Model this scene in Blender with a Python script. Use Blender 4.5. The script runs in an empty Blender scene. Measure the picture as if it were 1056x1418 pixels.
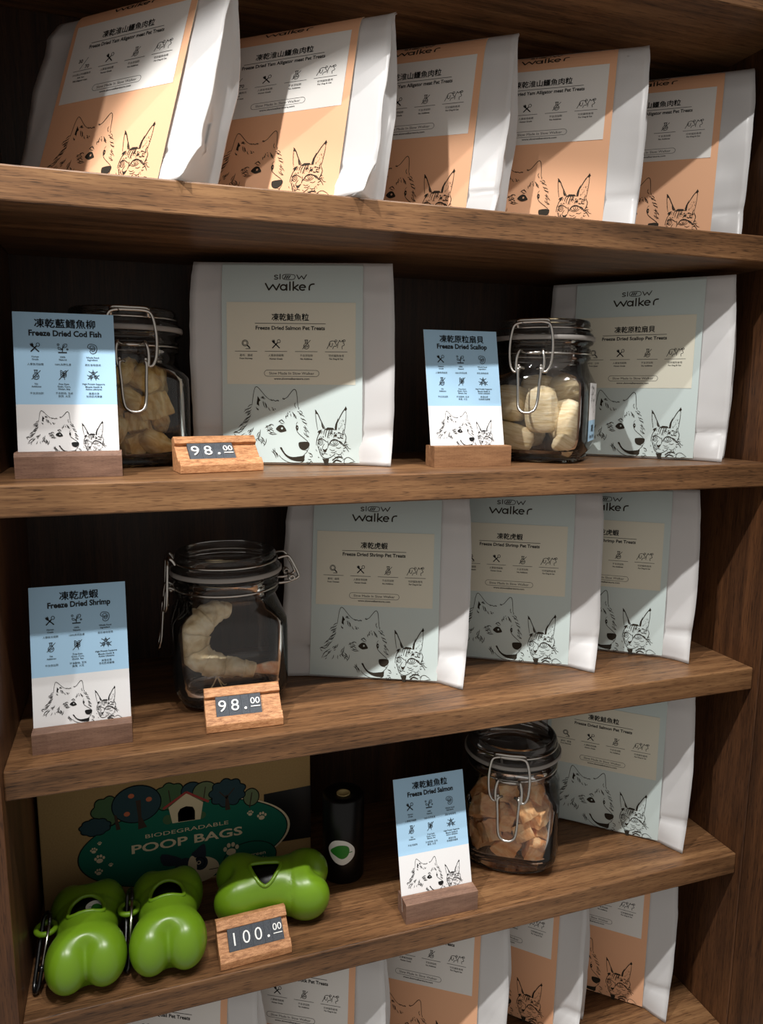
import bpy, bmesh, math, random
from mathutils import Vector, Matrix, noise
from mathutils.geometry import tessellate_polygon
random.seed(7)
SC = bpy.context.scene
COL = SC.collection
PI = math.pi
R = math.radians
# ------------------------------------------------------------------ camera, world, lights, exposure
FPX, PITCH, YAW, ROLL = 1022.13, 0.1597, 0.3263, 0.0078
CAM = Vector((0.1292, -0.7287, 0.3052))
d = Vector((math.sin(YAW)*math.cos(PITCH), math.cos(YAW)*math.cos(PITCH), -math.sin(PITCH)))
r = Vector((math.cos(YAW), -math.sin(YAW), 0)); u = r.cross(d)
r2 = r*math.cos(ROLL)+u*math.sin(ROLL); u2 = u*math.cos(ROLL)-r*math.sin(ROLL)
cd = bpy.data.cameras.new('camera'); cam = bpy.data.objects.new('camera', cd); COL.objects.link(cam)
cd.sensor_fit = 'HORIZONTAL'; cd.sensor_width = 36.0; cd.lens = 36.0*FPX/1056.0; cd.clip_start = 0.02
cam.matrix_world = Matrix(((r2.x, u2.x, -d.x, CAM.x), (r2.y, u2.y, -d.y, CAM.y), (r2.z, u2.z, -d.z, CAM.z), (0, 0, 0, 1)))
SC.camera = cam
w = bpy.data.worlds.new('shop_interior_light'); SC.world = w; w.use_nodes = True
w.node_tree.nodes['Background'].inputs[0].default_value = (1.0, 0.945, 0.88, 1)
w.node_tree.nodes['Background'].inputs[1].default_value = 0.37
def spot(name, loc, aim, power, angle, blend=0.25, size=0.012, color=(1, 0.98, 0.95)):
    l = bpy.data.lights.new(name, 'SPOT'); l.energy = power; l.spot_size = R(angle); l.spot_blend = blend
    l.shadow_soft_size = size; l.color = color
    o = bpy.data.objects.new(name, l); COL.objects.link(o); o.location = loc
    o.rotation_euler = (Vector(aim)-Vector(loc)).to_track_quat('-Z', 'Y').to_euler()
    return o
# ceiling downlights in front of the shelves
for lx, lp in ((0.08, 17), (0.29, 17), (0.50, 12), (0.71, 8), (0.92, 6)):
    spot('downlight', (lx, -0.457, 1.13), (lx+(0.45-lx)*0.08, -0.05, -0.1), lp, 40, 0.2)
spot('track_spotlight', (-0.42, -0.457, 1.13), (0.25, 0.05, -0.15), 16, 50, 0.2)
spot('track_spotlight', (-0.40, -0.457, 1.13), (0.72, 0.10, -0.02), 46, 35, 0.25)
spot('track_spotlight', (0.08, -0.52, 1.98), (0.15, 0.05, 0.55), 37, 32, 0.4)
spot('track_spotlight', (0.74, -0.52, 1.66), (0.72, 0.05, 0.55), 42, 36, 0.4)
SC.view_settings.view_transform = 'Standard'; SC.view_settings.look = 'None'
SC.view_settings.exposure = 0.0; SC.view_settings.gamma = 1.0; SC.view_settings.use_curve_mapping = False
SC.cycles.max_bounces = 10; SC.cycles.transparent_max_bounces = 32

# ------------------------------------------------------------------ helpers: materials
def lin(c):
    return tuple(((x/255)/12.92 if x/255 <= 0.04045 else ((x/255+0.055)/1.055)**2.4) for x in c)+(1,)
def mat(name, col, rough=0.5, metal=0.0, spec=0.5, sss=0.0):
    m = bpy.data.materials.new(name); m.use_nodes = True
    b = m.node_tree.nodes['Principled BSDF']
    b.inputs['Base Color'].default_value = lin(col); b.inputs['Roughness'].default_value = rough
    b.inputs['Metallic'].default_value = metal; b.inputs['Specular IOR Level'].default_value = spec
    if sss: b.inputs['Subsurface Weight'].default_value = sss; b.inputs['Subsurface Radius'].default_value = (.02, .015, .01); b.inputs['Subsurface Scale'].default_value = 0.3
    return m
def nodes(m): return m.node_tree.nodes, m.node_tree.links, m.node_tree.nodes['Principled BSDF']
def ramp(N, stops):
    n = N.new('ShaderNodeValToRGB'); e = n.color_ramp.elements
    while len(e) < len(stops): e.new(0.5)
    for i, (p, c) in enumerate(stops): e[i].position = p; e[i].color = lin(c)
    return n
def wood(name, axis, stops, coarse=(2.2, 18), fine=(16, 420), rough=0.42, knots=0.5, bump=0.12):
    m = mat(name, (120, 80, 50), rough, spec=0.35); N, L, b = nodes(m)
    tc = N.new('ShaderNodeTexCoord')
    def mp(along, across):
        q = N.new('ShaderNodeMapping'); s = [across]*3; s[axis] = along
        q.inputs['Scale'].default_value = s; L.new(tc.outputs['Object'], q.inputs['Vector']); return q
    n1 = N.new('ShaderNodeTexNoise'); n1.inputs['Scale'].default_value = 1; n1.inputs['Detail'].default_value = 5; n1.inputs['Distortion'].default_value = knots
    L.new(mp(*coarse).outputs[0], n1.inputs['Vector'])
    n2 = N.new('ShaderNodeTexNoise'); n2.inputs['Scale'].default_value = 1; n2.inputs['Detail'].default_value = 3
    L.new(mp(*fine).outputs[0], n2.inputs['Vector'])
    n3 = N.new('ShaderNodeTexNoise'); n3.inputs['Scale'].default_value = 1; n3.inputs['Detail'].default_value = 4; n3.inputs['Distortion'].default_value = 0.4
    L.new(mp(coarse[0]*1.8, coarse[1]*5).outputs[0], n3.inputs['Vector'])
    def mth(op, a, c):
        q = N.new('ShaderNodeMath'); q.operation = op
        for i, x in enumerate((a, c)):
            if isinstance(x, (int, float)): q.inputs[i].default_value = x
            else: L.new(x, q.inputs[i])
        return q.outputs[0]
    v = mth('ADD', mth('MULTIPLY', n1.outputs[0], 0.46), mth('MULTIPLY', n3.outputs[0], 0.34))
    n4 = N.new('ShaderNodeTexNoise'); n4.inputs['Scale'].default_value = 1; n4.inputs['Detail'].default_value = 2
    L.new(mp(fine[0]*3.5, fine[1]*2.6).outputs[0], n4.inputs['Vector'])
    pore = N.new('ShaderNodeMapRange'); pore.inputs[1].default_value = 0.30; pore.inputs[2].default_value = 0.45; pore.inputs[3].default_value = -0.19; pore.inputs[4].default_value = 0.0
    L.new(n4.outputs[0], pore.inputs[0])
    v = mth('ADD', v, mth('MULTIPLY', n2.outputs[0], 0.25)); v = mth('ADD', v, pore.outputs[0])
    rp = ramp(N, stops); L.new(v, rp.inputs[0]); L.new(rp.outputs[0], b.inputs['Base Color'])
    bp = N.new('ShaderNodeBump'); bp.inputs['Strength'].default_value = bump; bp.inputs['Distance'].default_value = 0.001
    L.new(n2.outputs[0], bp.inputs['Height']); L.new(bp.outputs[0], b.inputs['Normal'])
    return m
def speck(m, scale, amount, col2):
    N, L, b = nodes(m); base = tuple(b.inputs['Base Color'].default_value)
    tc = N.new('ShaderNodeTexCoord'); n = N.new('ShaderNodeTexNoise'); n.inputs['Scale'].default_value = scale; n.inputs['Detail'].default_value = 5
    L.new(tc.outputs['Object'], n.inputs['Vector'])
    rp = N.new('ShaderNodeValToRGB'); rp.color_ramp.elements[0].position = 0.5-amount; rp.color_ramp.elements[1].position = 0.5+amount
    rp.color_ramp.elements[0].color = lin(col2); rp.color_ramp.elements[1].color = base
    L.new(n.outputs[0], rp.inputs[0]); L.new(rp.outputs[0], b.inputs['Base Color'])
    bp = N.new('ShaderNodeBump'); bp.inputs['Strength'].default_value = 0.25; bp.inputs['Distance'].default_value = 0.0008
    L.new(n.outputs[0], bp.inputs['Height']); L.new(bp.outputs[0], b.inputs['Normal'])
    return m
def glass(name, tint, dark, rough=0.03, haze=0.005):
    m = bpy.data.materials.new(name); m.use_nodes = True; N = m.node_tree.nodes; L = m.node_tree.links
    N.remove(N['Principled BSDF']); out = N['Material Output']
    t = N.new('ShaderNodeBsdfTransparent'); g = N.new('ShaderNodeBsdfGlossy'); g.inputs['Roughness'].default_value = rough
    g.inputs['Color'].default_value = (0.95, 0.95, 0.95, 1)
    lw = N.new('ShaderNodeLayerWeight'); lw.inputs['Blend'].default_value = 0.35
    rp = N.new('ShaderNodeValToRGB'); rp.color_ramp.elements[0].color = tint; rp.color_ramp.elements[1].color = dark
    rp.color_ramp.elements[0].position = 0.15; rp.color_ramp.elements[1].position = 0.95
    L.new(lw.outputs['Facing'], rp.inputs[0]); L.new(rp.outputs[0], t.inputs['Color'])
    f = N.new('ShaderNodeFresnel'); f.inputs['IOR'].default_value = 1.4
    mx = N.new('ShaderNodeMixShader'); L.new(f.outputs[0], mx.inputs[0]); L.new(t.outputs[0], mx.inputs[1]); L.new(g.outputs[0], mx.inputs[2])
    df = N.new('ShaderNodeBsdfDiffuse'); df.inputs['Color'].default_value = (0.8, 0.79, 0.78, 1)
    m2 = N.new('ShaderNodeMixShader'); m2.inputs[0].default_value = haze; L.new(mx.outputs[0], m2.inputs[1]); L.new(df.outputs[0], m2.inputs[2])
    L.new(m2.outputs[0], out.inputs['Surface'])
    return m
M = {}
WAL = [(0.28, (44, 28, 17)), (0.42, (82, 57, 37)), (0.53, (115, 81, 53)), (0.66, (144, 107, 72))]
M['shelf'] = wood('walnut_shelf', 0, WAL, knots=0.9)
M['wall'] = wood('walnut_panel', 2, [(0.32, (44, 27, 17)), (0.48, (74, 47, 29)), (0.58, (96, 62, 38)), (0.75, (120, 80, 50))], coarse=(1.3, 14))
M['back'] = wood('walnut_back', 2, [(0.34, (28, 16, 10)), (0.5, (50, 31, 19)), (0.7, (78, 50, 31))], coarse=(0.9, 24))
M['holder'] = wood('walnut_holder', 0, [(0.3, (84, 62, 50)), (0.5, (124, 94, 78)), (0.7, (150, 118, 98))], coarse=(12, 60), fine=(90, 1500), rough=0.6)
M['holder2'] = wood('walnut_holder_brown', 0, [(0.3, (92, 62, 40)), (0.5, (132, 94, 64)), (0.7, (160, 120, 84))], coarse=(12, 60), fine=(90, 1500), rough=0.6)
M['sign'] = wood('sapele_sign', 0, [(0.34, (112, 68, 42)), (0.5, (182, 128, 86)), (0.66, (216, 164, 118))], coarse=(110, 380), fine=(480, 2600), rough=0.6)
M['blue'] = mat('pale_blue_card', (199, 212, 210), 0.75, spec=0.2)
M['orange'] = mat('apricot_card', (234, 180, 142), 0.75, spec=0.2)
M['label'] = mat('cream_label', (222, 219, 202), 0.7, spec=0.2)
M['label2'] = mat('white_label', (230, 227, 222), 0.7, spec=0.2)
M['edge'] = mat('card_edge', (238, 226, 200), 0.8, spec=0.1)
M['ink'] = mat('brown_black_ink', (50, 44, 36), 0.7, spec=0.15)
M['black_ink'] = mat('black_ink', (26, 26, 26), 0.6, spec=0.2)
M['cardblue'] = mat('sky_blue_print', (172, 210, 238), 0.6, spec=0.2)
M['cardwhite'] = mat('white_card', (232, 231, 231), 0.6, spec=0.2)
M['tile'] = speck(mat('charcoal_tile', (88, 92, 98), 0.75, spec=0.2), 900, 0.2, (66, 70, 76))
M['digit'] = mat('white_digit', (245, 245, 242), 0.5)
M['steel'] = mat('steel_wire', (200, 196, 190), 0.22, metal=1.0)
M['gasket'] = mat('milky_gasket', (150, 145, 140), 0.45)
M['glass'] = glass('clear_glass', (0.99, 0.985, 0.98, 1), (0.88, 0.87, 0.86, 1))
M['glass2'] = glass('thick_glass', (0.97, 0.965, 0.96, 1), (0.72, 0.71, 0.70, 1), 0.05, 0.018)
M['green'] = mat('lime_plastic', (106, 143, 27), 0.30, spec=0.5, sss=0.15)
M['blackplastic'] = mat('black_film', (12, 12, 13), 0.34, spec=0.32)
M['blackmetal'] = mat('black_metal', (14, 14, 15), 0.25, spec=0.7)
M['kraft'] = speck(mat('kraft_board', (158, 131, 88), 0.85, spec=0.15), 500, 0.3, (145, 118, 78))
M['core'] = mat('paper_core', (196, 176, 120), 0.8)
M['white'] = mat('white_print', (235, 235, 230), 0.5)
M['leaf'] = mat('leaf_green', (40, 130, 40), 0.5)
for n, c in dict(oval=(22, 92, 74), bark=(58, 46, 38), foliage=(66, 92, 62), teal=(40, 62, 68), sage=(96, 108, 78), roof=(150, 60, 56), apple=(176, 96, 66), cream=(200, 184, 152), outline=(20, 26, 26), dogdark=(40, 46, 56)).items():
    M[n] = mat('print_'+n, c, 0.8, spec=0.15)
def pouch_mat():
    m = mat('white_pouch_film', (233, 232, 232), 0.33, spec=0.4); N, L, b = nodes(m)
    tr = N.new('ShaderNodeBsdfTranslucent'); tr.inputs['Color'].default_value = lin((238, 234, 228))
    mx = N.new('ShaderNodeMixShader'); mx.inputs[0].default_value = 0.28
    L.new(b.outputs[0], mx.inputs[1]); L.new(tr.outputs[0], mx.inputs[2]); L.new(mx.outputs[0], N['Material Output'].inputs['Surface'])
    return m
M['pouch'] = pouch_mat()
def food(name, c1, c2, c3, scale, stretch=(1, 1, 1), rough=0.75, sss=0.1):
    m = mat(name, c2, rough, spec=0.25, sss=sss); N, L, b = nodes(m)
    tc = N.new('ShaderNodeTexCoord'); mp = N.new('ShaderNodeMapping'); mp.inputs['Scale'].default_value = stretch
    L.new(tc.outputs['Object'], mp.inputs[0])
    n = N.new('ShaderNodeTexNoise'); n.inputs['Scale'].default_value = scale; n.inputs['Detail'].default_value = 6; n.inputs['Distortion'].default_value = 0.5
    L.new(mp.outputs[0], n.inputs['Vector']); rp = ramp(N, [(0.32, c1), (0.5, c2), (0.68, c3)])
    L.new(n.outputs[0], rp.inputs[0]); L.new(rp.outputs[0], b.inputs['Base Color'])
    bp = N.new('ShaderNodeBump'); bp.inputs['Strength'].default_value = 0.5; bp.inputs['Distance'].default_value = 0.002
    L.new(n.outputs[0], bp.inputs['Height']); L.new(bp.outputs[0], b.inputs['Normal'])
    return m
M['cod'] = food('dried_cod', (206, 164, 92), (232, 202, 136), (246, 228, 176), 60, (1, 1, 2.5))
M['scallop'] = food('dried_scallop', (214, 192, 146), (234, 216, 178), (246, 235, 208), 40, (1, 1, 7))
M['salmon'] = food('dried_salmon', (220, 148, 86), (242, 188, 132), (250, 214, 166), 55, (1, 1, 2))
M['shrimp'] = food('dried_shrimp', (206, 180, 136), (236, 218, 180), (250, 240, 214), 60)
M['tail'] = food('shrimp_tail_shell', (224, 140, 92), (244, 188, 146), (250, 222, 190), 90, (1, 1, 1))

# ------------------------------------------------------------------ helpers: objects
def obj(name, bm_or_mesh, mats, parent=None, smooth=False, loc=None, rot=None):
    if isinstance(bm_or_mesh, bmesh.types.BMesh):
        me = bpy.data.meshes.new(name); bm_or_mesh.to_mesh(me); bm_or_mesh.free()
    else: me = bm_or_mesh
    if not isinstance(mats, (list, tuple)): mats = [mats]
    if len(me.materials) == 0:
        for m in mats: me.materials.append(m)
    if smooth:
        me.polygons.foreach_set('use_smooth', [True]*len(me.polygons))
    o = bpy.data.objects.new(name, me); COL.objects.link(o)
    if parent: o.parent = parent
    if loc: o.location = loc
    if rot: o.rotation_euler = rot
    return o
def tag(o, label, cat, group=None, kind=None):
    o['label'] = label; o['category'] = cat
    if group: o['group'] = group
    if kind: o['kind'] = kind
    return o
def thing(name, label, cat, loc=(0, 0, 0), rotz=0.0, group=None):
    o = bpy.data.objects.new(name, None); COL.objects.link(o); o.empty_display_size = 0.02
    o.location = loc; o.rotation_euler = (0, 0, rotz)
    return tag(o, label, cat, group)
def box(bm, x0, x1, y0, y1, z0, z1, bev=0.0, seg=2, mi=0):
    vs = [bm.verts.new((x, y, z)) for x in (x0, x1) for y in (y0, y1) for z in (z0, z1)]
    q = [(0, 1, 3, 2), (4, 6, 7, 5), (0, 4, 5, 1), (2, 3, 7, 6), (0, 2, 6, 4), (1, 5, 7, 3)]
    fs = [bm.faces.new([vs[i] for i in f]) for f in q]
    for f in fs: f.material_index = mi
    if bev:
        es = list({e for f in fs for e in f.edges})
        bmesh.ops.bevel(bm, geom=es, offset=bev, segments=seg, affect='EDGES', profile=0.5)
    return bm
def prism(bm, prof, x0, x1, mi=0):
    """extrude a (y,z) profile along x"""
    a = [bm.verts.new((x0, y, z)) for y, z in prof]; b = [bm.verts.new((x1, y, z)) for y, z in prof]
    n = len(prof)
    for i in range(n): bm.faces.new((a[i], a[(i+1) % n], b[(i+1) % n], b[i])).material_index = mi
    bm.faces.new(a[::-1]).material_index = mi; bm.faces.new(b).material_index = mi
    bmesh.ops.recalc_face_normals(bm, faces=bm.faces[:])
def catmull(pts, n=6, closed=False):
    P = [Vector(p) for p in pts]; out = []
    m = len(P)
    for i in range(m if closed else m-1):
        if closed: p0, p1, p2, p3 = P[(i-1) % m], P[i], P[(i+1) % m], P[(i+2) % m]
        else: p0, p1, p2, p3 = P[max(i-1, 0)], P[i], P[i+1], P[min(i+2, m-1)]
        for k in range(n):
            t = k/n
            out.append(0.5*((2*p1)+(p2-p0)*t+(2*p0-5*p1+4*p2-p3)*t*t+(3*p1-p0-3*p2+p3)*t**3))
    if not closed: out.append(P[-1])
    return out
def tube(bm, pts, rad, seg=8, closed=False, mi=0):
    P = [Vector(p) for p in pts]; n = len(P)
    rf = rad if callable(rad) else (lambda t: rad)
    up = None; rings = []
    for i in range(n):
        a = P[(i-1) % n] if closed or i else P[0]; c = P[(i+1) % n] if closed or i < n-1 else P[-1]
        t = (c-a).normalized()
        if up is None: up = t.orthogonal().normalized()
        up = (up-t*up.dot(t)).normalized(); s = t.cross(up); rr = rf(i/max(n-1, 1))
        rings.append([bm.verts.new(P[i]+(up*math.cos(2*PI*k/seg)+s*math.sin(2*PI*k/seg))*rr) for k in range(seg)])
    for i in range(n if closed else n-1):
        A, B = rings[i], rings[(i+1) % n]; sh = 0
        if closed and i == n-1:
            sh = min(range(seg), key=lambda q: (A[0].co-B[q].co).length)
        for k in range(seg):
            bm.faces.new((A[k], A[(k+1) % seg], B[(k+1+sh) % seg], B[(k+sh) % seg])).material_index = mi
    if not closed:
        bm.faces.new(rings[0][::-1]).material_index = mi; bm.faces.new(rings[-1]).material_index = mi
def lathe(bm, prof, seg=48, rfun=None, mi=0, cap=False):
    rings = []
    for rr, z in prof:
        ring = []
        for k in range(seg):
            a = 2*PI*k/seg; q = rr if rfun is None else rfun(rr, z, a)
            ring.append(bm.verts.new((q*math.cos(a), q*math.sin(a), z)))
        rings.append(ring)
    for A, B in zip(rings, rings[1:]):
        for k in range(seg): bm.faces.new((A[k], A[(k+1) % seg], B[(k+1) % seg], B[k])).material_index = mi
    if cap:
        bm.faces.new(rings[0][::-1]).material_index = mi; bm.faces.new(rings[-1]).material_index = mi
def baked(o):
    bpy.context.view_layer.update(); dg = bpy.context.evaluated_depsgraph_get()
    me = bpy.data.meshes.new_from_object(o.evaluated_get(dg)); old = o.data
    bpy.data.objects.remove(o); bpy.data.meshes.remove(old) if isinstance(old, bpy.types.Mesh) else None
    return me

# ------------------------------------------------------------------ helpers: printed artwork (2D triangles laid on a surface)
_tx = {}
def text_tris(s, bold):
    if (s, bold) in _tx: return _tx[(s, bold)]
    c = bpy.data.curves.new('t', 'FONT'); c.body = s; c.resolution_u = 3; c.offset = bold; c.size = 1.0
    o = bpy.data.objects.new('t', c); COL.objects.link(o)
    bpy.context.view_layer.update(); dg = bpy.context.evaluated_depsgraph_get()
    me = bpy.data.meshes.new_from_object(o.evaluated_get(dg))
    v = [(a.co.x, a.co.y) for a in me.vertices]; f = [tuple(p.vertices) for p in me.polygons]
    bpy.data.objects.remove(o); bpy.data.curves.remove(c); bpy.data.meshes.remove(me)
    _tx[(s, bold)] = (v, f); return v, f
class Ink:
    def __init__(s): s.v = []; s.f = []; s.m = []; s.tf = None; s.mi = 0
    def add(s, vs, fs):
        b = len(s.v); s.v += [s.tf(x, y) if s.tf else (x, y) for x, y in vs]
        for f in fs: s.f.append(tuple(i+b for i in f)); s.m.append(s.mi)
    def fill(s, pts, smooth=0):
        if smooth: pts = [(q.x, q.y) for q in catmull([(x, y, 0) for x, y in pts], smooth, True)]
        s.add(pts, tessellate_polygon([[Vector((x, y, 0)) for x, y in pts]]))
    def fan(s, pts, smooth=5, rings=7):
        P = [(q.x, q.y) for q in catmull([(x, y, 0) for x, y in pts], smooth, True)]; n = len(P)
        cx = sum(a for a, _ in P)/n; cy = sum(b for _, b in P)/n; vs = [(cx, cy)]
        for j in range(1, rings+1): vs += [(cx+(a-cx)*j/rings, cy+(b-cy)*j/rings) for a, b in P]
        fs = [(0, 1+i, 1+(i+1) % n) for i in range(n)]
        for j in range(rings-1): fs += [(1+j*n+i, 1+(j+1)*n+i, 1+(j+1)*n+(i+1) % n, 1+j*n+(i+1) % n) for i in range(n)]
        s.add(vs, fs)
    def stroke(s, pts, wd, taper=0.0, n=5, closed=False):
        P = catmull([(x, y, 0) for x, y in pts], n, closed) if len(pts) > 2 else [Vector((pts[0][0], pts[0][1], 0)).lerp(Vector((pts[1][0], pts[1][1], 0)), k/3) for k in range(4)]
        m = len(P); vs = []
        for i, p in enumerate(P):
            a = P[(i-1) % m] if closed or i else P[0]; c = P[(i+1) % m] if closed or i < m-1 else P[-1]
            t = (c-a); t = t.normalized() if t.length > 1e-12 else Vector((1, 0, 0)); k = i/max(m-1, 1)
            h = wd/2*(1-taper*abs(2*k-1)**2)
            vs += [(p.x-t.y*h, p.y+t.x*h), (p.x+t.y*h, p.y-t.x*h)]
        fs = [(2*i, 2*i+1, 2*((i+1) % m)+1, 2*((i+1) % m)) for i in range(m if closed else m-1)]
        s.add(vs, fs)
    def line(s, x0, y0, x1, y1, wd): s.stroke([(x0, y0), (x1, y1)], wd)
    def poly(s, pts, wd):
        for a, b in zip(pts, pts[1:]): s.line(*a, *b, wd)
        for p in pts: s.disc(p[0], p[1], wd/2, wd/2, 8)
    def disc(s, cx, cy, rx, ry, n=20): s.fill([(cx+rx*math.cos(2*PI*k/n), cy+ry*math.sin(2*PI*k/n)) for k in range(n)])
    def ring(s, cx, cy, rx, ry, wd, n=24, a0=0, a1=360):
        vs = []; fs = []
        for k in range(n+1):
            a = R(a0+(a1-a0)*k/n)
            for e in (-wd/2, wd/2): vs.append((cx+(rx+e)*math.cos(a), cy+(ry+e)*math.sin(a)))
        s.add(vs, [(2*k, 2*k+1, 2*k+3, 2*k+2) for k in range(n)])
    def annulus(s, outer, cx, cy, rad):
        """filled shape with a round hole"""
        n = 20; h = [(cx+rad*math.cos(2*PI*k/n), cy+rad*math.sin(2*PI*k/n)) for k in range(n)]
        o = [(q.x, q.y) for q in catmull([(x, y, 0) for x, y in outer], 4, True)]
        pl = [[Vector((x, y, 0)) for x, y in o], [Vector((x, y, 0)) for x, y in h[::-1]]]
        s.add(o+h[::-1], tessellate_polygon(pl))
    def text(s, t, cx, cy, size=None, width=None, bold=0.0, wmax=None, slant=0.0):
        """centred on (cx,cy) of its own box; size = em height, or fitted to width"""
        cjk = any(ord(ch) > 0x2e80 for ch in t)
        v, f = text_tris(t, 0.0 if cjk else bold)
        if not v: return
        x0 = min(a for a, _ in v); x1 = max(a for a, _ in v); y0 = min(b for _, b in v); y1 = max(b for _, b in v)
        k = size if size else width/(x1-x0); kx = width/(x1-x0) if width else k
        e = bold*.9
        for dx, dy in (((0, 0), (-e, 0), (e, 0), (0, e), (0, -e)) if cjk and bold else ((0, 0),)):
            s.add([(cx+(a+dx-(x0+x1)/2+slant*(b-y0))*kx, cy+(b+dy-(y0+y1)/2)*k) for a, b in v], f)
def ink_mesh(bm, ink, fn, off, base_mi=0):
    vs = [bm.verts.new(fn(x, y, off)) for x, y in ink.v]
    for f, mi in zip(ink.f, ink.m):
        try: bm.faces.new([vs[i] for i in f]).material_index = base_mi+mi
        except ValueError: pass

# ---- icons, in a box from -1 to 1
def icon(k, kind, cx, cy, s, wd):
    old = k.tf; k.tf = (lambda x, y: (cx+x*s, cy+y*s)) if old is None else (lambda x, y: old(cx+x*s, cy+y*s)); wd = wd/s
    if kind == 'glass':
        k.ring(-.2, .2, .62, .62, wd); k.ring(-.2, .2, .42, .42, wd); k.line(.25, -.25, .8, -.8, wd*2.2); k.line(-.1, -.95, .9, -.95, wd)
    elif kind == 'fork':
        k.line(-.75, -.8, .3, .3, wd*2); k.ring(.58, .6, .3, .34, wd); k.line(.75, -.8, -.35, .28, wd*2)
        k.fill([(-.2, .3), (-.42, .1), (-.8, .42), (-.92, .8), (-.72, .62), (-.7, .92), (-.5, .75), (-.45, 1), (-.25, .7)])
    elif kind == 'flask':
        k.ring(0, -.38, .55, .55, wd); k.line(-.2, .15, -.2, .8, wd); k.line(.2, .15, .2, .8, wd); k.line(-.36, .86, .36, .86, wd*1.4); k.line(-.8, -.95, .85, .85, wd)
        k.line(-.5, -.3, .5, -.3, wd); k.ring(-.15, -.6, .09, .09, wd*.7, 10); k.ring(.2, -.5, .07, .07, wd*.7, 10); k.line(-.2, .45, .2, .45, wd)
    elif kind == 'pets':
        k.stroke([(-1.9, -.9), (-1.5, -.1), (-1.3, .5), (-.8, .75), (-.3, .6), (-.1, .2), (.1, 0), (0, -.3), (-.5, -.4), (-.7, -.9)], wd)
        k.stroke([(-1.2, .3), (-1.35, -.2), (-1, -.45), (-.8, -.1), (-.75, .3)], wd); k.ring(-.05, .75, .2, .2, wd, 12)
        k.stroke([(.25, -.7), (.35, .2), (.55, .55), (.7, .9), (.85, .62), (1.1, .62), (1.3, .9), (1.4, .5), (1.65, .1), (1.6, -.15), (1.2, -.35), (1.25, -.9)], wd); k.ring(1.65, .8, .2, .2, wd, 12)
    elif kind == 'plant':
        k.stroke([(0, -.7), (.02, -.2), (.1, .2), (.5, .6)], wd*1.3); k.stroke([(.05, .05), (.2, .7), (.8, .85), (.75, .3), (.05, .05)], wd); k.stroke([(0, -.3), (-.25, -.05), (-.75, .2), (-.7, -.2), (0, -.3)], wd)
        k.line(-.8, -.85, .8, -.85, wd*2); k.ring(-.75, .7, .18, .18, wd, 10); k.ring(.9, -.2, .14, .14, wd, 10)
    elif kind == 'steak':
        k.stroke([(-.8, .3), (-.6, .85), (0, .95), (.7, .7), (.9, 0), (.6, -.75), (0, -.95), (-.4, -.6), (-.3, -.1)], wd, closed=True)
        k.stroke([(-.4, .3), (-.2, .6), (.3, .55), (.55, .1), (.35, -.4), (0, -.5), (-.1, 0)], wd, closed=True); k.ring(.2, .05, .18, .18, wd, 12)
    elif kind == 'wheat':
        k.line(-.9, -1, .9, 1, wd); k.stroke([(.2, -.95), (0, 0), (-.1, .5)], wd)
        for y in (-.35, .05, .45):
            k.stroke([(0, y-.1), (-.5, y+.1), (-.45, y+.45), (0, y+.1)], wd); k.stroke([(0, y-.1), (.45, y+.05), (.45, y+.4), (0, y+.1)], wd)
    elif kind == 'molecule':
        for x, y in ((0, .4), (-.42, -.3), (.42, -.3)):
            k.ring(x, y, .34, .34, wd, 6); k.ring(x, y, .14, .14, wd, 10)
        for a, b, c, e in ((0, .74, 0, 1.1), (.32, .5, .85, .8), (-.32, .5, -.85, .8), (.75, -.2, 1.15, .05), (-.75, -.2, -1.15, .05), (.45, -.65, .45, -1), (-.45, -.65, -.45, -1), (.7, -.5, 1.05, -.75), (-.7, -.5, -1.05, -.75)):
            k.line(a, b, c, e, wd)
    k.tf = old

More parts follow.
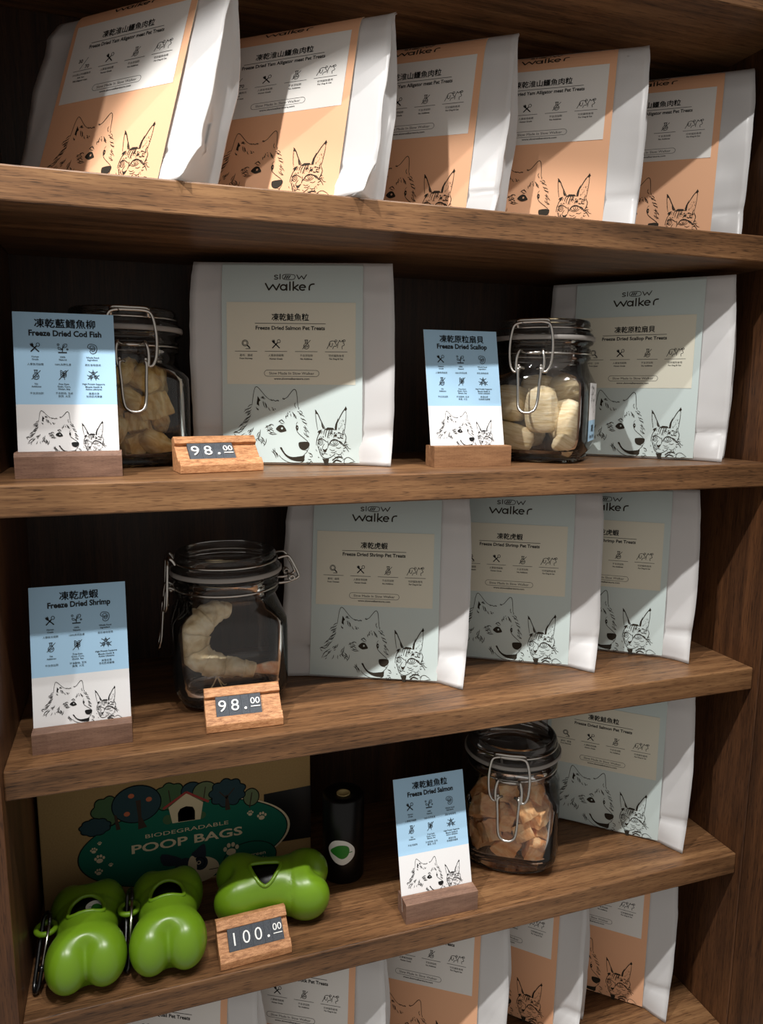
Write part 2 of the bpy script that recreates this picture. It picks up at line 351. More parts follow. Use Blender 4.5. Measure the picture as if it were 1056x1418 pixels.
# ---- the dog and cat line drawing; coordinates in drawing units (x right, y down)
DOG = [(4, [(193, 185), (200, 140), (207, 95), (218, 63), (230, 57), (247, 68), (275, 98), (305, 128), (340, 150)]),
       (4.5, [(425, 138), (455, 128), (480, 100), (500, 76), (515, 68), (527, 80), (533, 110), (537, 150), (540, 187)]),
       (4.5, [(528, 350), (540, 372), (565, 395), (595, 418), (615, 435)]),
       (4, [(395, 530), (420, 555), (460, 578), (510, 590), (550, 588), (580, 575), (590, 560)]),
       (3.5, [(585, 530), (610, 507), (613, 495)]), (3, [(595, 495), (603, 500), (612, 497), (625, 478)]), (2.5, [(527, 318), (530, 305), (540, 295)])]
FUR = [(335, 138, 352, 152), (345, 146, 366, 151), (358, 148, 382, 151), (372, 153, 395, 147), (385, 152, 398, 148), (425, 138, 433, 128), (430, 140, 445, 132),
       (235, 122, 230, 178), (236, 126, 250, 150), (233, 140, 246, 165), (230, 160, 243, 180), (228, 176, 248, 190), (262, 126, 297, 138), (258, 136, 290, 131), (264, 122, 284, 122),
       (272, 158, 284, 186), (279, 154, 294, 200), (287, 160, 297, 190), (300, 170, 311, 201), (290, 170, 300, 205), (318, 195, 334, 222), (340, 195, 358, 218), (345, 210, 364, 217), (362, 205, 373, 213), (225, 193, 242, 220), (230, 205, 244, 218),
       (195, 178, 160, 200), (192, 192, 135, 215), (185, 205, 130, 232), (190, 212, 142, 240), (185, 222, 138, 243), (185, 228, 150, 256), (175, 238, 158, 252),
       (186, 245, 150, 275), (187, 260, 125, 303), (176, 276, 122, 302), (180, 265, 140, 298), (166, 292, 132, 306), (157, 300, 88, 340), (158, 312, 76, 360), (146, 325, 92, 362), (132, 340, 82, 376), (128, 320, 95, 332), (48, 375, 100, 379), (55, 378, 75, 396), (50, 376, 85, 366),
       (142, 375, 66, 452), (136, 390, 74, 446), (146, 400, 104, 440), (151, 385, 116, 402), (120, 395, 80, 420), (205, 334, 178, 372), (196, 345, 170, 378), (186, 350, 164, 378), (175, 355, 158, 370), (170, 418, 154, 455), (205, 420, 205, 452), (185, 375, 168, 388), (112, 445, 98, 458),
       (256, 350, 233, 405), (251, 366, 228, 402), (256, 384, 218, 422), (240, 394, 267, 446), (255, 400, 287, 437), (265, 404, 292, 442), (301, 412, 278, 467), (276, 428, 260, 455), (250, 415, 272, 442), (236, 410, 248, 430), (270, 440, 286, 462), (220, 418, 232, 432),
       (345, 488, 384, 552), (351, 484, 372, 532), (337, 500, 374, 554), (361, 479, 386, 532), (356, 500, 392, 545),
       (295, 325, 342, 316), (290, 341, 330, 325), (300, 350, 346, 345), (305, 364, 330, 358), (314, 374, 382, 381), (325, 378, 372, 379), (330, 328, 352, 346), (335, 314, 358, 326), (320, 330, 346, 356), (300, 335, 318, 345), (318, 318, 338, 312), (340, 355, 358, 366), (322, 362, 350, 372),
       (394, 300, 421, 281), (400, 294, 433, 311), (411, 285, 439, 306), (416, 277, 433, 293), (393, 296, 410, 290), (449, 250, 452, 276), (455, 240, 463, 263), (462, 227, 471, 246), (452, 262, 466, 250), (484, 235, 491, 259), (500, 232, 509, 263), (515, 240, 523, 271), (495, 225, 511, 251), (525, 250, 531, 276), (508, 240, 520, 258), (472, 226, 482, 224),
       (540, 187, 546, 211), (521, 160, 517, 186), (515, 185, 526, 200), (534, 220, 552, 225), (550, 215, 576, 236), (545, 236, 575, 236), (555, 245, 591, 261), (560, 265, 586, 281), (565, 274, 602, 291), (575, 290, 611, 306), (580, 300, 609, 319), (590, 320, 611, 346), (580, 330, 601, 351), (585, 350, 613, 366), (590, 345, 626, 376), (585, 370, 601, 391), (590, 385, 626, 406), (600, 395, 625, 401), (548, 228, 562, 250), (570, 285, 592, 300), (596, 372, 606, 384),
       (620, 512, 641, 526), (630, 515, 651, 546), (615, 560, 641, 563), (604, 580, 616, 601), (614, 576, 626, 590), (626, 590, 641, 575), (640, 570, 651, 586), (620, 598, 636, 586), (628, 538, 648, 545)]
CAT = [(3, [(672, 212), (675, 260), (682, 310), (690, 352)]), (5, [(672, 212), (690, 236), (712, 282), (747, 345)]), (5, [(820, 335), (842, 290), (870, 236), (890, 206), (903, 190)]), (3, [(903, 190), (904, 250), (898, 320), (890, 372)]),
       (4, [(690, 372), (698, 360), (720, 352)]), (4, [(702, 372), (690, 400), (682, 430), (680, 462)]), (4, [(690, 428), (702, 418), (722, 415), (748, 430), (762, 440)]), (6, [(775, 462), (788, 436), (812, 421), (842, 428), (872, 456)]), (3, [(780, 455), (805, 466), (835, 462), (850, 448)]),
       (4, [(765, 430), (770, 455), (766, 480)]), (3, [(740, 452), (728, 472), (725, 490)]), (3, [(742, 510), (745, 520), (765, 527)]), (3, [(745, 520), (730, 525), (714, 518)]), (4, [(690, 470), (700, 490), (712, 528), (735, 552), (768, 556), (802, 540), (825, 520)]),
       (4, [(890, 370), (905, 402), (900, 432), (886, 462)]), (6, [(842, 430), (868, 440), (888, 466), (900, 458)]), (3, [(905, 450), (920, 480), (942, 490)]), (4, [(885, 488), (905, 480), (926, 510)]), (7, [(800, 572), (842, 546), (882, 556)]), (8, [(805, 590), (832, 570), (872, 582)]), (3, [(880, 570), (922, 550), (968, 577)]), (3, [(930, 590), (975, 582)]), (3, [(900, 560), (890, 582), (898, 602)]),
       (4, [(765, 346), (752, 372), (748, 402)]), (5, [(780, 345), (770, 385), (764, 410)]), (4, [(792, 346), (788, 372), (782, 388)]), (4, [(800, 345), (798, 365), (790, 385)]), (4, [(745, 350), (738, 366), (735, 385)]), (3, [(725, 358), (718, 380)]),
       (4, [(855, 372), (868, 378), (882, 385)]), (4, [(860, 402), (872, 412), (884, 410)]), (5, [(840, 402), (850, 410), (862, 408)]), (4, [(885, 350), (880, 370), (888, 388)]), (3, [(780, 490), (800, 500), (820, 496)]), (3, [(790, 512), (812, 515), (832, 505)]), (3, [(828, 478), (850, 484), (866, 476)]), (3, [(830, 520), (850, 530), (872, 524)]), (3, [(692, 545), (702, 552)]), (3, [(676, 492), (684, 505)]), (3, [(780, 530), (792, 536)])]
def pets(k, tf, scale=1.0, thin=1.0, cut=None):
    """dog and cat faces; tf maps drawing units to the surface"""
    old = k.tf
    def mapped(x, y): return tf(x, y)
    k.tf = mapped
    ok = (lambda pts: True) if cut is None else (lambda pts: max(p[1] for p in pts) <= cut)
    for wd, p in DOG:
        if ok(p): k.stroke(p, wd*thin, 0.35, 4)
    for i, (a, b, c, e) in enumerate(FUR):
        q = ((a+c)/2+(e-b)*.12*(1 if i % 2 else -1), (b+e)/2-(c-a)*.12*(1 if i % 2 else -1))
        if ok([(a, b), (c, e)]): k.stroke([(a, b), q, (c, e)], 4.6*thin, 0.9, 3)
    k.annulus([(373, 347), (388, 328), (408, 318), (428, 322), (440, 335), (453, 358), (435, 366), (410, 370), (390, 362)], 419, 342, 8)
    k.annulus([(523, 338), (526, 322), (534, 319), (542, 328), (543, 342), (538, 356), (530, 355)], 536, 336, 4)
    k.fill([(545, 445), (560, 438), (600, 436), (622, 440), (628, 455), (622, 475), (600, 492), (585, 497), (560, 488), (547, 470)], 3)
    m = [(402, 478), (415, 475), (425, 492), (440, 515), (465, 535), (500, 545), (540, 542), (575, 537), (592, 530), (585, 570), (575, 577), (530, 575), (490, 565), (455, 545), (430, 520), (415, 498)]
    if ok(m): k.fill(m, 2)
    elif cut: k.fill([(402, 478), (415, 475), (425, 492), (440, 515), (465, 535), (500, 545), (560, 541), (570, 550), (540, 557), (490, 557), (455, 545), (430, 520), (415, 498)], 2)
    k.fill([(238, 122), (258, 150), (244, 160), (248, 182), (229, 178), (232, 150)])
    for wd, p in CAT:
        if ok(p): k.stroke(p, wd*1.3*thin, 0.4, 4)
    k.fill([(668, 206), (680, 215), (692, 242), (676, 236)]); k.fill([(888, 206), (902, 180), (912, 200), (902, 214)])
    k.fill([(716, 296), (742, 345), (728, 342), (720, 325)]); k.fill([(818, 352), (824, 310), (846, 262), (838, 310), (834, 352)])
    k.fill([(738, 352), (765, 334), (806, 337), (818, 350), (780, 351)]); k.fill([(694, 364), (720, 350), (714, 370), (700, 386)])
    k.ring(712, 440, 17, 20, 3.5); k.ring(714, 438, 6, 10, 3, 12); k.ring(812, 440, 26, 18, 3.5); k.ring(815, 438, 8, 13, 3.5, 14)
    k.fill([(726, 488), (745, 493), (766, 482), (752, 512), (738, 511)]); k.disc(825, 390, 11, 8, 10); k.disc(850, 372, 8, 5, 8); k.disc(818, 372, 6, 4, 8)
    b = [(725, 556), (745, 561), (776, 560), (770, 592), (768, 607), (745, 607), (735, 580)]
    if ok(b): k.fill(b)
    rnd = random.Random(3)
    for j in range(60):
        a = rnd.uniform(-.4, 1.5); cx = 800+math.cos(a)*rnd.uniform(85, 115); cy = 465+math.sin(a)*rnd.uniform(75, 115)
        q = [(cx, cy), (cx+rnd.uniform(-10, 16), cy+rnd.uniform(-8, 14))]
        if ok(q): k.stroke(q, 3*thin, 0.8)
    for j in range(46):
        a = rnd.uniform(2.2, 4.1); cx = 790+math.cos(a)*rnd.uniform(86, 106); cy = 450+math.sin(a)*rnd.uniform(60, 105)
        q = [(cx, cy), (cx+rnd.uniform(-3, 9), cy+rnd.uniform(4, 15))]
        if cy < 352: continue
        if ok(q): k.stroke(q, 3.4*thin, 0.8)
    for j in range(40):
        cx, cy = rnd.uniform(770, 890), rnd.uniform(372, 412); q = [(cx, cy), (cx+rnd.uniform(3, 12), cy+rnd.uniform(-3, 7))]
        k.stroke(q, 3*thin, 0.8)
    for j in range(26):
        cx, cy = rnd.uniform(840, 895), rnd.uniform(270, 345); q = [(cx, cy), (cx+rnd.uniform(-6, 6), cy+rnd.uniform(4, 14))]
        if cx > 905-(345-cy)*.05 or cx < 838+(345-cy)*.4: continue
        k.stroke(q, 2.2*thin, 0.8)
    k.tf = old

# ------------------------------------------------------------------ the shelf unit
ZT = [0.764, 0.4941, 0.2212, -0.0518, -0.3221, -0.5919]      # tops of the boards
W, D, TH = 0.8996, 0.2782, 0.030
cab = thing('display_shelf', 'tall dark walnut shelf unit holding the treat pouches and jars', 'shelf', (0, 0, 0))
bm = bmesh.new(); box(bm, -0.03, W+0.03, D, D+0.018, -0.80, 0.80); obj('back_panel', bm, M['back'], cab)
bm = bmesh.new(); box(bm, -0.03, 0, -0.013, D, -0.80, 0.80, 0.0015); obj('side_panel', bm, M['wall'], cab)
bm = bmesh.new(); box(bm, W, W+0.03, -0.010, D, -0.80, 0.80, 0.001); obj('side_panel', bm, M['wall'], cab)
bm = bmesh.new(); box(bm, W+0.001, W+0.031, -0.22, -0.0105, -0.80, 0.80, 0.001); obj('side_fascia', bm, M['wall'], cab)
for z in ZT:
    bm = bmesh.new(); box(bm, 0, W, 0, D, z-TH, z, 0.0016); obj('shelf_board', bm, M['shelf'], cab)

# ------------------------------------------------------------------ treat pouches
SW, HW, PH = 0.1617, 0.109, 0.233
def path_fn(lean, bend0, bend1):
    """centre line of a leaning pouch: arc length up the front -> (y, z, angle)"""
    tab = [(0.0, 0.0, lean)]; n = 130; ds = 0.26/n; y = z = 0
    for i in range(n):
        s = i*ds; k = max(0.0, min(1.0, (s-bend0)/(0.225-bend0))); a = lean+bend1*k*k
        y += math.sin(a)*ds; z += math.cos(a)*ds; tab.append((y, z, a))
    def f(s):
        if s <= 0: return (math.sin(lean)*s, math.cos(lean)*s, lean)
        q = min(s/ds, n-0.001); i = int(q); t = q-i
        return tuple(tab[i][j]*(1-t)+tab[i+1][j]*t for j in range(3))
    return f
def pouch_bm(f, seed, depth, topdrop=0.0):
    bm = bmesh.new(); nz = 44; nF = 18; nS = 8; rings = []
    rn = Vector((seed*3.7, seed*1.3, seed*2.1))
    for i in range(nz+1):
        t = i/nz; s = PH*t; yc, zc, a = f(s)
        body = min(1, t/0.05)**0.5
        dd = depth*(1.0-0.12*math.sin(PI*min(t/0.6, 1)))*(1 if t < 0.45 else max(0.0, 1-((t-0.45)/0.52))**0.85)
        dd = max(dd, 0.0028)*(0.9+0.1*body)
        hw = HW-0.002+0.004*math.sin(PI*t)
        zip_ = 0.0009*(math.exp(-((s-0.196)/0.0022)**2)+math.exp(-((s-0.203)/0.0022)**2))-0.0006*math.exp(-((s-0.212)/0.004)**2)
        ring = []
        def P(x, y): 
            v = Vector((x*9, y*9, s*9))+rn
            out_ = min(1.0, max(0.0, (abs(x)-SW/2+.006)/.012)); wr = noise.noise(v*1.4)*0.0022+noise.noise(v*4)*0.0009+out_*(noise.noise(Vector((v.x*5, v.y, v.z*1.2)))*.0028+abs(noise.noise(v*2.6))*.0024)
            low = (math.exp(-((s-0.036-.08*max(0, abs(x)-.08))/0.004)**2)*0.0030-max(0, 1-abs(s-.018)/.016)*.0020)*(1 if abs(x) > SW/2-.005 else 0)
            fl = (0.015 if x > 0 else 0.006)*max(0, (abs(x)-0.078)/0.038)*max(0, 1-t/0.17)**1.3
            k = min(1.0, dd/0.012)
            yy = y+0.002+(wr*k+low if y < dd/2 else -wr*k)-zip_*(1 if y < dd/2 else -1)-fl*(1 if y < dd*.5 else 0)
            if abs(x) < SW/2+0.002 and y < dd*0.3: yy = max(yy, 0.0014)
            return bm.verts.new((x+wr*.6*k, yc+yy, max(zc, 0.0005)))
        for k in range(nF+1): ring.append(P(-hw+2*hw*k/nF, 0))
        fin = 0.0075
        ring += [P(hw+fin, -0.001), P(hw+fin, 0.0006), P(hw+0.001, 0.0016)]
        g = 0.020*(max(0, (t-0.3)/0.7))
        for k in range(1, nS): q = k/nS; ring.append(P(hw-g*(1-abs(2*q-1)), 0.0016+(dd-0.0032)*q))
        ring += [P(hw+0.001, dd-0.0016), P(hw+fin, dd-0.0006), P(hw+fin, dd+0.001)]
        for k in range(nF+1): ring.append(P(hw-2*hw*k/nF, dd))
        ring += [P(-hw-fin, dd+0.001), P(-hw-fin, dd-0.0006), P(-hw-0.001, dd-0.0016)]
        for k in range(nS-1, 0, -1): q = k/nS; ring.append(P(-hw+g*(1-abs(2*q-1)), 0.0016+(dd-0.0032)*q))
        ring += [P(-hw-0.001, 0.0016), P(-hw-fin, 0.0006), P(-hw-fin, -0.001)]
        rings.append(ring)
    n = len(rings[0])
    for A, B in zip(rings, rings[1:]):
        for k in range(n): bm.faces.new((A[k], A[(k+1) % n], B[(k+1) % n], B[k]))
    bm.faces.new(rings[0][::-1]); bm.faces.new(rings[-1])
    return bm
LOGO_W = [[(345, 152), (368, 196), (395, 160), (420, 196), (441, 155)], [(490, 158), (490, 197)], [(512, 140), (512, 197)], [(535, 138), (535, 197)], [(567, 160), (541, 180), (569, 197)]]
def logo(k, tf):
    old = k.tf; k.tf = tf
    for p in LOGO_W: k.poly(p, 10)
    k.ring(468, 178, 20, 18, 10); k.ring(598, 178, 20, 18, 10, 20, -320, -0); k.line(580, 177, 620, 177, 8)
    k.stroke([(645, 198), (645, 175), (652, 160), (665, 154), (681, 153)], 10)
    k.stroke([(429, 96), (416, 92), (405, 98), (412, 106), (424, 109), (428, 116), (416, 121), (403, 118)], 6); k.line(444, 83, 444, 122, 6)
    k.stroke([(472, 88), (534, 88), (546, 104), (534, 121), (472, 121), (460, 104)], 4.5, closed=True)
    for x in (472, 486, 500): k.line(x, 116, x+14, 93, 7)
    k.poly([(558, 89), (573, 119), (591, 96), (606, 119), (625, 87)], 6)
    k.tf = old
def draw_tf(x, y):
    yb = 593+.018*x; yt = 43-.018*x
    return (((x+29)/1056-.5)*SW, (yb-y)/(yb-yt)*0.093)
def logo_tf(x, y): return (((x-45)/967-.5)*SW, 0.186+(280-y)*0.000166)
UP = 0.0158      # the apricot sleeves carry their label higher
def logo_up(x, y): return (((x-45)/967-.5)*SW, 0.186+UP+(280-y)*0.000125)
LX0, LW_, LY1, LH = (-.5+.035)*SW, 0.148, 0.186, 0.093
def lab(u, v): return (LX0+u*LW_, LY1-v*LH)
def label_ink(zh, en, first):
    k = Ink()
    k.text(zh, *lab(.493, .18), size=0.0088, width=0.0085*len(zh), bold=0.022)
    wsub = min(0.00265*len(en), 0.098); k.text(en, *lab(.493, .312), width=wsub, size=0.0060, bold=0.028)
    k.line(*lab(.493-max(.274, wsub/LW_/2-.01), .258), *lab(.493+max(.274, wsub/LW_/2-.01), .258), 0.0006)
    cols = [(.149, first[0], first[1:]), (.382, 'fork', ('人類食用級數', 'Human Grade')), (.617, 'flask', ('不含添加劑', 'No Additives')), (.849, 'pets', ('可供貓狗食用', 'For Dog & Cat'))]
    for u_, ic, tx in cols:
        if ic == '30':
            k.text('30', *lab(u_-.035, .475), size=.006, bold=.02); k.text('70', *lab(u_+.035, .555), size=.006, bold=.02); k.line(*lab(u_-.03, .58), *lab(u_+.03, .44), .0006)
        elif ic: icon(k, ic, *lab(u_, .51), 0.0056, 0.00064)
        k.line(*lab(u_-.087, .598), *lab(u_+.087, .598), 0.0005)
        for j, t in enumerate(tx): k.text(t, *lab(u_, .646+.042*j), size=0.0030 if j == 0 else 0.0026, bold=0.0 if j == 0 else 0.025)
    x0, yc = lab(.29, .864); x1, _ = lab(.716, .864); h = .0035
    pts = [(x0+h*math.cos(a)+h, yc+h*math.sin(a)) for a in [PI/2+PI*i/10 for i in range(11)]]+[(x1+h*math.cos(a)-h, yc+h*math.sin(a)) for a in [-PI/2+PI*i/10 for i in range(11)]]
    for i in range(len(pts)): k.line(*pts[i], *pts[(i+1) % len(pts)], 0.00042)
    k.text('Slow Made In Slow Walker', *lab(.503, .864), width=.052, size=.0042, bold=.0)
    k.text('www.slowwalkerstore.com', *lab(.503, .931), width=.041, size=.0032, bold=.02)
    return k
_face = Ink(); pets(_face, draw_tf); logo(_face, logo_tf)
_face_up = Ink(); pets(_face_up, draw_tf); logo(_face_up, logo_up)
def strip(bm, f, x0, x1, s0, s1, n, off, th, mi, mie):
    """a sheet following the front of the pouch, with thickness"""
    def pt(x, s, o):
        y, z, a = f(s); return (x, y-math.cos(a)*o, z+math.sin(a)*o)
    A = []
    for i in range(n+1):
        s = s0+(s1-s0)*i/n; A.append([bm.verts.new(pt(x, s, o)) for x, o in ((x0, off), (x1, off), (x1, off-th), (x0, off-th))])
    for P, Q in zip(A, A[1:]):
        for k in range(4): bm.faces.new((P[k], P[(k+1) % 4], Q[(k+1) % 4], Q[k])).material_index = mi if k in (0, 2) else mie
    bm.faces.new(A[0][::-1]).material_index = mie; bm.faces.new(A[-1]).material_index = mie
def sleeve_bm(f, top, depth):
    """paper wrap: front sheet, rolled over the top and tucked under the bottom"""
    bm = bmesh.new(); T = 0.0005; P = []
    for a in range(0, 4): P.append((0.003+0.028*(3-a)/3+0.001, 0.0008))
    for i in range(46):
        s = 0.003+(top-0.003)*i/45; y, z, a = f(s); P.append((y-math.cos(a)*0.0002, max(z+math.sin(a)*0.0002, 0.001)))
    y, z, a = f(top); b = a
    for i in range(8):
        b += (PI*0.93-a)/8; y += math.sin(b)*0.0022; z += math.cos(b)*0.0022; P.append((y, z))
    for i in range(6): y += math.sin(b)*0.010; z += math.cos(b)*0.010; P.append((y, z))
    x0, x1 = -SW/2, SW/2; rows = []
    for i, (y, z) in enumerate(P):
        q0 = Vector(P[max(i-1, 0)]); q1 = Vector(P[min(i+1, len(P)-1)]); t = (q1-q0).normalized(); nv = Vector((t.y, -t.x))*T
        rows.append([bm.verts.new(c) for c in ((x0, y, z), (x1, y, z), (x1, y+nv.x, z+nv.y), (x0, y+nv.x, z+nv.y))])
    for A, B in zip(rows, rows[1:]):
        for k in range(4): bm.faces.new((A[k], A[(k+1) % 4], B[(k+1) % 4], B[k])).material_index = 0 if k in (0, 2) else 1
    bm.faces.new(rows[0][::-1]).material_index = 1; bm.faces.new(rows[-1]).material_index = 1
    return bm
def surf(f):
    def fn(x, s, o):
        y, z, a = f(s); return (x, y-math.cos(a)*o, z+math.sin(a)*o)
    return fn
def pouch(name_label, loc, yaw, lean, colour, lab_ink, group, bend=(0.150, 0.25), top=0.229, depth=0.058, seed=1, roll=0.0):
    t = thing('treat_pouch', name_label, 'pouch', loc, R(yaw), group); t.rotation_euler = (0, R(-roll), R(yaw))
    f = path_fn(R(lean), *bend)
    obj('pouch', pouch_bm(f, seed, depth), M['pouch'], t, True)
    up = UP if colour == 'orange' else 0.0; fs = surf(f)
    bm = sleeve_bm(f, top, depth); ink_mesh(bm, _face_up if up else _face, fs, 0.0005, 2)
    s = obj('paper_sleeve', bm, [M[colour], M['edge'], M['ink']], t)
    bm = bmesh.new(); strip(bm, f, LX0, LX0+LW_, LY1-LH+up, LY1+up, 20, 0.00055, 0.0002, 0, 0); ink_mesh(bm, lab_ink, lambda x, s_, o: fs(x, s_+up, o), 0.0007, 1)
    obj('product_label', bm, [M['label'] if colour == 'blue' else M['label2'], M['black_ink']], s)
    return t
L_ALLI = label_ink('凍乾淮山鱷魚肉粒', 'Freeze Dried Yam Alligator meat Pet Treats', ('30', '30%淮山70%鱷魚肉', '30% Yam', '70% Alligator meat'))
L_SALM = label_ink('凍乾鮭魚粒', 'Freeze Dried Salmon Pet Treats', ('glass', '產地：挪威', 'From Norway'))
L_SCAL = label_ink('凍乾原粒扇貝', 'Freeze Dried Scallop Pet Treats', ('glass', '產地：日本', 'From Japan'))
L_SHRI = label_ink('凍乾虎蝦', 'Freeze Dried Shrimp Pet Treats', ('glass', '產地：越南', 'From Vietnam'))
L_DUCK = label_ink('凍乾魚肚鴨肉粒', 'Freeze Dried Fish Maw Duck Pet Treats', (None,))
L_QUAIL = label_ink('凍乾鵪鶉肉粒', 'Freeze Dried Quail Pet Treats', (None,))
G1, G2, G3, G5 = 'orange-sleeved pouches on the top shelf', 'blue-sleeved pouches on the middle shelves', 'shrimp treat pouches', 'orange-sleeved pouches on the bottom shelf'
OB = (0.19, 0.70)
for i, (x, y, yw, le, ro, lb) in enumerate([
        (0.1021, 0.0780, -42.9, 20.6, 0, 'large orange-sleeved white pouch at the left end of the top shelf'),
        (0.2662, 0.0650, -36.5, 22.3, 1, 'orange-sleeved white pouch on the top shelf, second from its left end'),
        (0.4345, 0.1250, -40.9, 12.4, -2, 'orange-sleeved white pouch in the middle of the top shelf row'),
        (0.5857, 0.0806, -37.2, 14.6, -1.5, 'orange-sleeved white pouch on the top shelf, second from its right end'),
        (0.7515, 0.0949, -39.8, 14.5, -1.5, 'orange-sleeved white pouch at the right end of the top shelf')]):
    pouch(lb, (x, y, ZT[1]+0.0003), yw, le, 'orange', L_ALLI, G1, OB, 0.2265, 0.044, i+1, ro)
pouch('pale blue-sleeved salmon pouch behind the 98.00 sign on the second shelf', (0.3061, 0.1187, ZT[2]+0.0003), -18.7, 4.0, 'blue', L_SALM, G2, seed=11)
pouch('pale blue-sleeved scallop pouch behind the jar of scallops', (0.7652, 0.1107, ZT[2]+0.0003), -45.8, 0.9, 'blue', L_SCAL, G2, seed=12, bend=(0.15, 0.1))
pouch('pale blue-sleeved shrimp pouch, nearest of three, beside the shrimp jar', (0.4037, 0.1118, ZT[3]+0.0003), -25.7, 8.0, 'blue', L_SHRI, G3, seed=13, depth=0.052)
pouch('pale blue-sleeved shrimp pouch in the middle of the three', (0.5954, 0.1191, ZT[3]+0.0003), -31.9, 7.3, 'blue', L_SHRI, G3, seed=14, depth=0.052)
pouch('pale blue-sleeved shrimp pouch, rightmost of three, nearest the right side panel', (0.743, 0.1163, ZT[3]+0.0003), -37.0, 2.6, 'blue', L_SHRI, G3, seed=15, depth=0.05)
pouch('pale blue-sleeved salmon pouch behind the jar of orange salmon cubes', (0.7523, 0.1095, ZT[4]+0.0003), -42.8, 0.0, 'blue', L_SALM, G2, seed=16, bend=(0.15, 0.1))
for i, (x, y, yw, le, ink, lb) in enumerate([
        (0.125, 0.062, -27, 5.5, L_QUAIL, 'orange-sleeved pouch on the bottom shelf, leftmost, only its label top showing'),
        (0.2821, 0.0683, -29.7, 5.5, L_DUCK, 'orange-sleeved duck pouch on the bottom shelf below the 100.00 sign'),
        (0.4572, 0.0805, -34.1, 6.9, L_DUCK, 'orange-sleeved pouch on the bottom shelf below the salmon card holder'),
        (0.6023, 0.1200, -45.0, 3.8, L_DUCK, 'orange-sleeved pouch on the bottom shelf, second from the right'),
        (0.7487, 0.1123, -42.4, 2.9, L_DUCK, 'orange-sleeved pouch at the right end of the bottom shelf')]):
    pouch(lb, (x, y, ZT[5]+0.0003), yw, le, 'orange', ink, G5, seed=21+i, depth=0.046)

# ------------------------------------------------------------------ product cards and their wooden holders
CW, CH = 0.093, 0.1553
def card(label, loc, yaw, lean, zh, en):
    k = Ink(); ty = CH
    k.mi = 0; k.text(zh, 0.0009, CH-0.0106, size=0.0095, width=0.0093*len(zh), bold=0.02)
    k.text(en, 0.0009, CH-0.0205, size=0.0080, width=0.00318*len(en), bold=0.030)
    X = [-0.0275, -0.0025, 0.0250]
    tx = [[('Human', 'Grade'), ('100%', 'Natural'), ('Whole Food', 'Ingredient')], [('No', 'Additives'), ('Free from', 'Grain, Corn,', 'Gluten, Soy'), ('High Protein Supports', 'Muscle Health &', 'Active Lifestyles')]]
    zt = [[('人類食用級數',), ('100%天然生產',), ('原形食物使用',)], [('不含添加劑',), ('不含穀物, 玉米', '麩質, 大豆'), ('高蛋白質', '有助肌肉健康')]]
    ic = [['fork', 'plant', 'steak'], ['flask', 'wheat', 'molecule']]
    for rr, (yi, yt) in enumerate(((0.0352, 0.0440), (0.0618, 0.0709))):
        for c in range(3):
            icon(k, ic[rr][c], X[c], CH-yi, 0.0050, 0.00054)
            for j, t in enumerate(tx[rr][c]): k.text(t, X[c], CH-yt-.0026*j, size=0.00235, bold=0.012)
            n = len(tx[rr][c])
            for j, t in enumerate(zt[rr][c]): k.text(t, X[c], CH-(0.0515 if rr == 0 else 0.0802)-.0029*j, size=0.0025)
    sc = 8.25e-5; sy = CH-0.0912
    pets(k, lambda x, y: (-CW/2+0.0226+(x-230)*sc, sy-0.0062-(y-57)*sc), thin=1.2, cut=600)
    bm = bmesh.new(); T = 0.0007; a = R(lean)
    def fn(x, s, o): return (x, math.sin(a)*s-math.cos(a)*o, math.cos(a)*s+math.sin(a)*o)
    rows = []
    for s in (0, sy, CH): rows.append([bm.verts.new(fn(x, s, o)) for x, o in ((-CW/2, 0), (CW/2, 0), (CW/2, -T), (-CW/2, -T))])
    for i, (A, B) in enumerate(zip(rows, rows[1:])):
        for q in range(4): bm.faces.new((A[q], A[(q+1) % 4], B[(q+1) % 4], B[q])).material_index = 1 if (i == 1 and q == 0) else 0
    bm.faces.new(rows[0][::-1]); bm.faces.new(rows[-1])
    ink_mesh(bm, k, fn, 0.0004, 2)
    return tag(obj('product_card', bm, [M['cardwhite'], M['cardblue'], M['black_ink']], None, False, loc, (0, 0, R(yaw))), label, 'card', 'blue and white product cards')
def holder(label, bl, yaw, h, length, lean, m, rounded=False, dep=0.030):
    bm = bmesh.new(); a = math.tan(R(lean)); s0 = 0.0105; gw = 0.0022; zb = 0.007
    b = 0.004 if rounded else 0.0008
    prof = [(0, 0), (0, h-b), (b*.3, h-b*.3), (b, h), (s0+a*h, h), (s0+a*zb, zb), (s0+gw+a*zb, zb), (s0+gw+a*h, h), (dep-.001, h), (dep, h-.001), (dep, 0)]
    prism(bm, prof, -length/2, length/2)
    c, s = math.cos(R(yaw)), math.sin(R(yaw)); x = bl[0]+c*length/2; y = bl[1]+s*length/2
    o = tag(obj('card_holder', bm, M[m], None, False, (x, y, bl[2]), (0, 0, R(yaw))), label, 'holder', 'wooden card holders')
    # where the slot is, for the card
    return (x-s*(s0+gw*.45+a*zb), y+c*(s0+gw*.45+a*zb), bl[2]+zb+0.0002)
